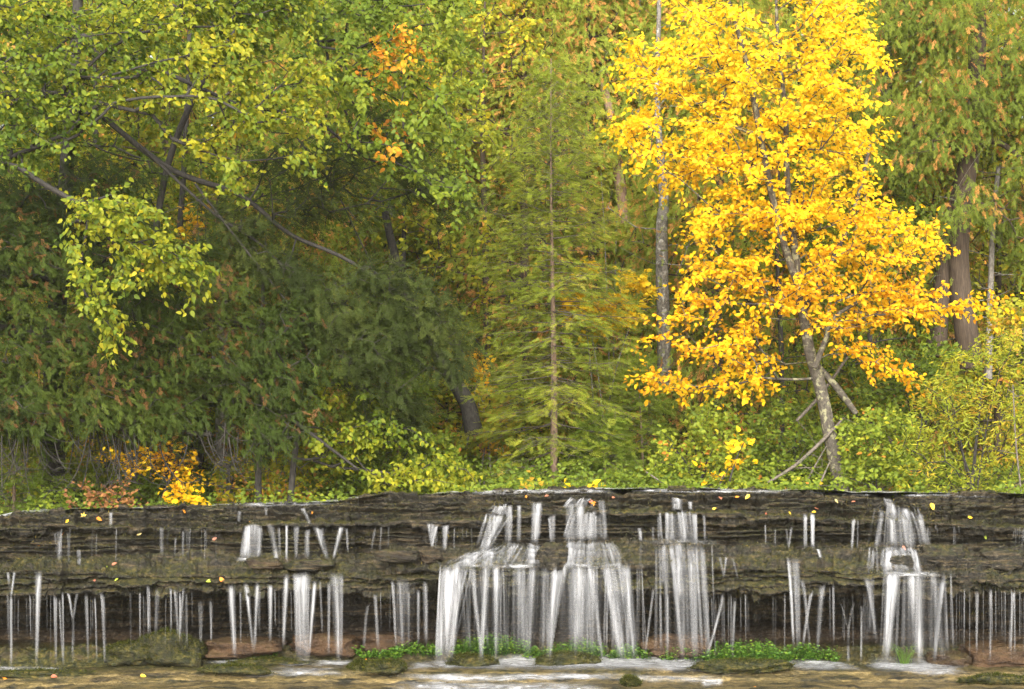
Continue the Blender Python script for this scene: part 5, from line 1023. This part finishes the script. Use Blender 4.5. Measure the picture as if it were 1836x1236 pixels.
LV = [(120, 935, .75, 12, 'at the left rim'), (150, 925, .75, 16, 'curled on the left rim'), (178, 931, .5, 14, 'drooping over the left rim'), (113, 957, .5, 9, 'on the wet face under the left rim'), (70, 978, .5, 12, 'on the dark ledge at the far left'), (249, 958, .9, 13, 'stuck upright under the left rim'), (257, 1212, .75, 14, 'on the tan step under the mossy boulder'), (140, 1207, .75, 16, 'on the moss sheet at the left'), (97, 1213, .12, 15, 'on the moss sheet at the left'),
      (310, 1194, .9, 14, 'before the mossy boulder'), (10, 1216, .5, 18, 'in the bottom left corner'), (374, 1042, 1, 14, 'on the overhang rim left of the forked stream'), (397, 1039, .5, 15, 'on the overhang rim beside a yellow green leaf'), (208, 1040, 1, 11, 'on the overhang rim at the left'), (170, 1041, .12, 9, 'on the dark overhang at the left'), (205, 1011, .25, 13, 'on the mossy bench at the left'), (448, 936, .5, 8, 'above the bulging veil'), (423, 1194, 1, 10, 'on the green moss swell'),
      (1022, 1168, .9, 15, 'standing on the middle moss mound'), (1034, 1185, .9, 14, 'on the middle moss mound below another leaf'), (1065, 902, .5, 20, 'wedged at the lip beside the middle cascade'), (1058, 899, .12, 14, 'wedged at the lip behind an orange leaf'), (1292, 893, .25, 14, 'on the lip right of the misty veil'), (1281, 912, .75, 10, 'on the face right of the misty veil'), (1340, 891, .75, 14, 'on the lip right of centre'), (1322, 891, .5, 10, 'on the lip near a yellow leaf right of centre'),
      (1500, 899, .9, 13, 'standing on the lip below the golden birch'), (1459, 918, .75, 10, 'on the rim above the crossing threads'), (1464, 911, .25, 12, 'on the rim above the crossing threads'), (1672, 909, .75, 18, 'lying flat on the lip right of the right fan'), (1740, 928, .75, 14, 'on the right rim of the upper face'), (1621, 983, .25, 13, 'caught in the right fan'), (1767, 964, 1, 10, 'on the dark ledge at the right'), (655, 1183, .5, 8, 'on the moss left of the broad veil'), (694, 1184, .12, 8, 'on the olive moss mound'),
      (1373, 921, .12, 9, 'on the face right of centre'), (1416, 920, .75, 8, 'on the face left of the crossing threads'), (943, 890, .5, 10, 'on the lip above the broad veil'), (980, 889, .25, 10, 'on the lip between the two big cascades'), (1353, 1233, .5, 12, 'at the bottom edge right of the middle'), (190, 1016, 1, 9, 'on the left moss bench near a pink leaf'), (1530, 899, .25, 9, 'on the lip left of the right fan'), (560, 919, .5, 9, 'on the upper rim left of centre'), (330, 917, .5, 10, 'on the left upper rim'), (845, 893, .25, 9, 'on the lip at the tip of the beech sapling'), (385, 966, .25, 11, 'on the dark face at the left'), (1100, 892, .25, 9, 'on the lip right of the middle cascade')]
r = RS(480)
for x, y, tn, w, where in LV:
    d = float(rockd(x, y)) - .02; b = P(x, y, d); s = w * d / F * .85
    Ld = nrm(np.array([[r.normal(0, 1), r.normal(0, .3), r.normal(0, .4)]])); Nn = np.array([[r.normal(0, .3), -.8, .65]])
    V, Q, t = inst(*(ST if r.rand() < .3 else (LEAF[0] - [.5, 0, 0], LEAF[1])), b[None], *frames(Ld, Nn), s, np.array([tn]))
    tag(mesh('fallen_leaf', V, Q, None, {'tint': t}, M['fallen'], None, False, b), '%s fallen leaf %s' % (names[tn], where), 'leaf', 'leaves fallen on the wet rock')

def ledge_moss():
    """mossy fibres hanging on the rims and lying on the benches."""
    r = RS(490); V = RV; R_, C_ = V.shape[:2]
    gy = np.gradient(V, axis=0); gx = np.gradient(V, axis=1); N = nrm(np.cross(gx, gy)); N = np.where(N[..., 1:2] > 0, -N, N) if N[..., 2].mean() < 0 else N
    N = np.where((N[..., 2:3] < -.9), -N, N); X, Y, Z = V[..., 0], V[..., 1], V[..., 2]
    m = (Z > -1.35) & (Y < 21.0); patch = fbm(X * 1.6, Z * 7, Y * 2, 3, 491) + .55 * sm(.1, .7, np.abs(N[..., 2])) - .30
    w_ = np.clip(patch, 0, 1) * m; p = w_.ravel() / w_.sum(); n = 17000
    i = r.choice(len(p), n, p=p); O = V.reshape(-1, 3)[i] + r.normal(0, .004, (n, 3)); Nn = N.reshape(-1, 3)[i]
    Ld = Nn * .7 + np.array([0, -.25, -.55]) + r.normal(0, .35, (n, 3))
    T = np.clip(.35 + .5 * fbm(O[:, 0] * 1.2, O[:, 2] * 6, 0, 3, 492) + r.normal(0, .18, n) + .25 * np.clip(Nn[:, 2], 0, 1), 0, 1)
    v, q, t = inst(*SLIM, O, *frames(Ld, r.normal(0, 1, (n, 3)) + [0, -1, .4]), r.uniform(.014, .045, n), T)
    tag(mesh('moss', v, q, None, {'tint': t}, M['ledgemoss']), 'olive moss fibres clothing the rims of the stepped ledge', 'moss', None, 'stuff')
M['ledgemoss'] = leafmat('ledge_moss_blade', [(0, (.010, .013, .004)), (.45, (.020, .021, .005)), (.75, (.06, .054, .011)), (1, (.16, .12, .03))], .2, .7, .2)
ledge_moss()
# ------------------------------------------------------------------ camera and light
cam = bpy.data.cameras.new('camera'); co = bpy.data.objects.new('camera', cam); C.objects.link(co)
co.location = (0, 0, ZC); co.rotation_euler = (math.radians(90), 0, 0); cam.sensor_width = 36; cam.lens = 36 * F / 1836; cam.shift_y = (HY - 618) / 1836; cam.clip_end = 3000
sc = bpy.context.scene; sc.camera = co
W = bpy.data.worlds.new('World'); sc.world = W; W.use_nodes = True; nt = W.node_tree
sky = nt.nodes.new('ShaderNodeTexSky'); sky.sky_type = 'NISHITA'; sky.sun_disc = False; EL = 26
sky.sun_elevation = math.radians(EL); sky.sun_rotation = math.radians(180 + 14); sky.dust_density = 3.0; sky.ozone_density = 1.0
hs = nt.nodes.new('ShaderNodeHueSaturation'); hs.inputs['Saturation'].default_value = .30      # thin overcast
nt.links.new(sky.outputs[0], hs.inputs['Color']); nt.links.new(hs.outputs[0], nt.nodes['Background'].inputs[0]); nt.nodes['Background'].inputs[1].default_value = .15
sl = bpy.data.lights.new('sun', 'SUN'); sl.energy = 1.5; sl.angle = math.radians(45); sl.color = (1, .95, .87)
so = bpy.data.objects.new('sun', sl); C.objects.link(so); so.rotation_euler = (math.radians(90 - EL), 0, math.radians(14)); so.location = (0, -5, 12)
sc.view_settings.view_transform = 'Standard'; sc.view_settings.look = 'None'; sc.view_settings.gamma = 1; sc.view_settings.exposure = 1.9
sc.render.engine = 'CYCLES'; cy = sc.cycles
cy.max_bounces = 8; cy.diffuse_bounces = 4; cy.glossy_bounces = 2; cy.transmission_bounces = 4; cy.transparent_max_bounces = 24; cy.caustics_reflective = False; cy.caustics_refractive = False
cy.use_denoising = True; cy.denoiser = 'OPENIMAGEDENOISE'; cy.denoising_prefilter = 'NONE'
cy.max_bounces = 10; cy.diffuse_bounces = 6
for o in list(C.objects):
    if o.name.split('.')[0] in ('branches', 'limbs') and o.parent:
        for k in o.parent.children:
            if k.name.split('.')[0] == 'trunk': o.parent = k; break
for o in C.objects:
    if '_base' in o: del o['_base']


def added_haze():  # volume added to lift the dark tones of the woods
    m, nt_, out, N, L = newmat('shadow_lift'); v = N('ShaderNodeVolumePrincipled', inp={'Color': (.97, .95, .86, 1), 'Density': .0003, 'Anisotropy': .0}); L(v.outputs[0], out.inputs['Volume'])
    x0, x1, y0, y1, z0, z1 = -45, 45, -12, 76, -4, 26
    V = [(x, y, z) for z in (z0, z1) for y in (y0, y1) for x in (x0, x1)]
    tag(mesh('added_haze', V, [(0, 2, 3, 1), (4, 5, 7, 6), (0, 1, 5, 4), (2, 6, 7, 3), (0, 4, 6, 2), (1, 3, 7, 5)], None, None, m), 'added veil of air that lifts the dark between the trees', 'added_haze', None, 'stuff')
added_haze(); cy.volume_bounces = 1; cy.volume_step_rate = 5
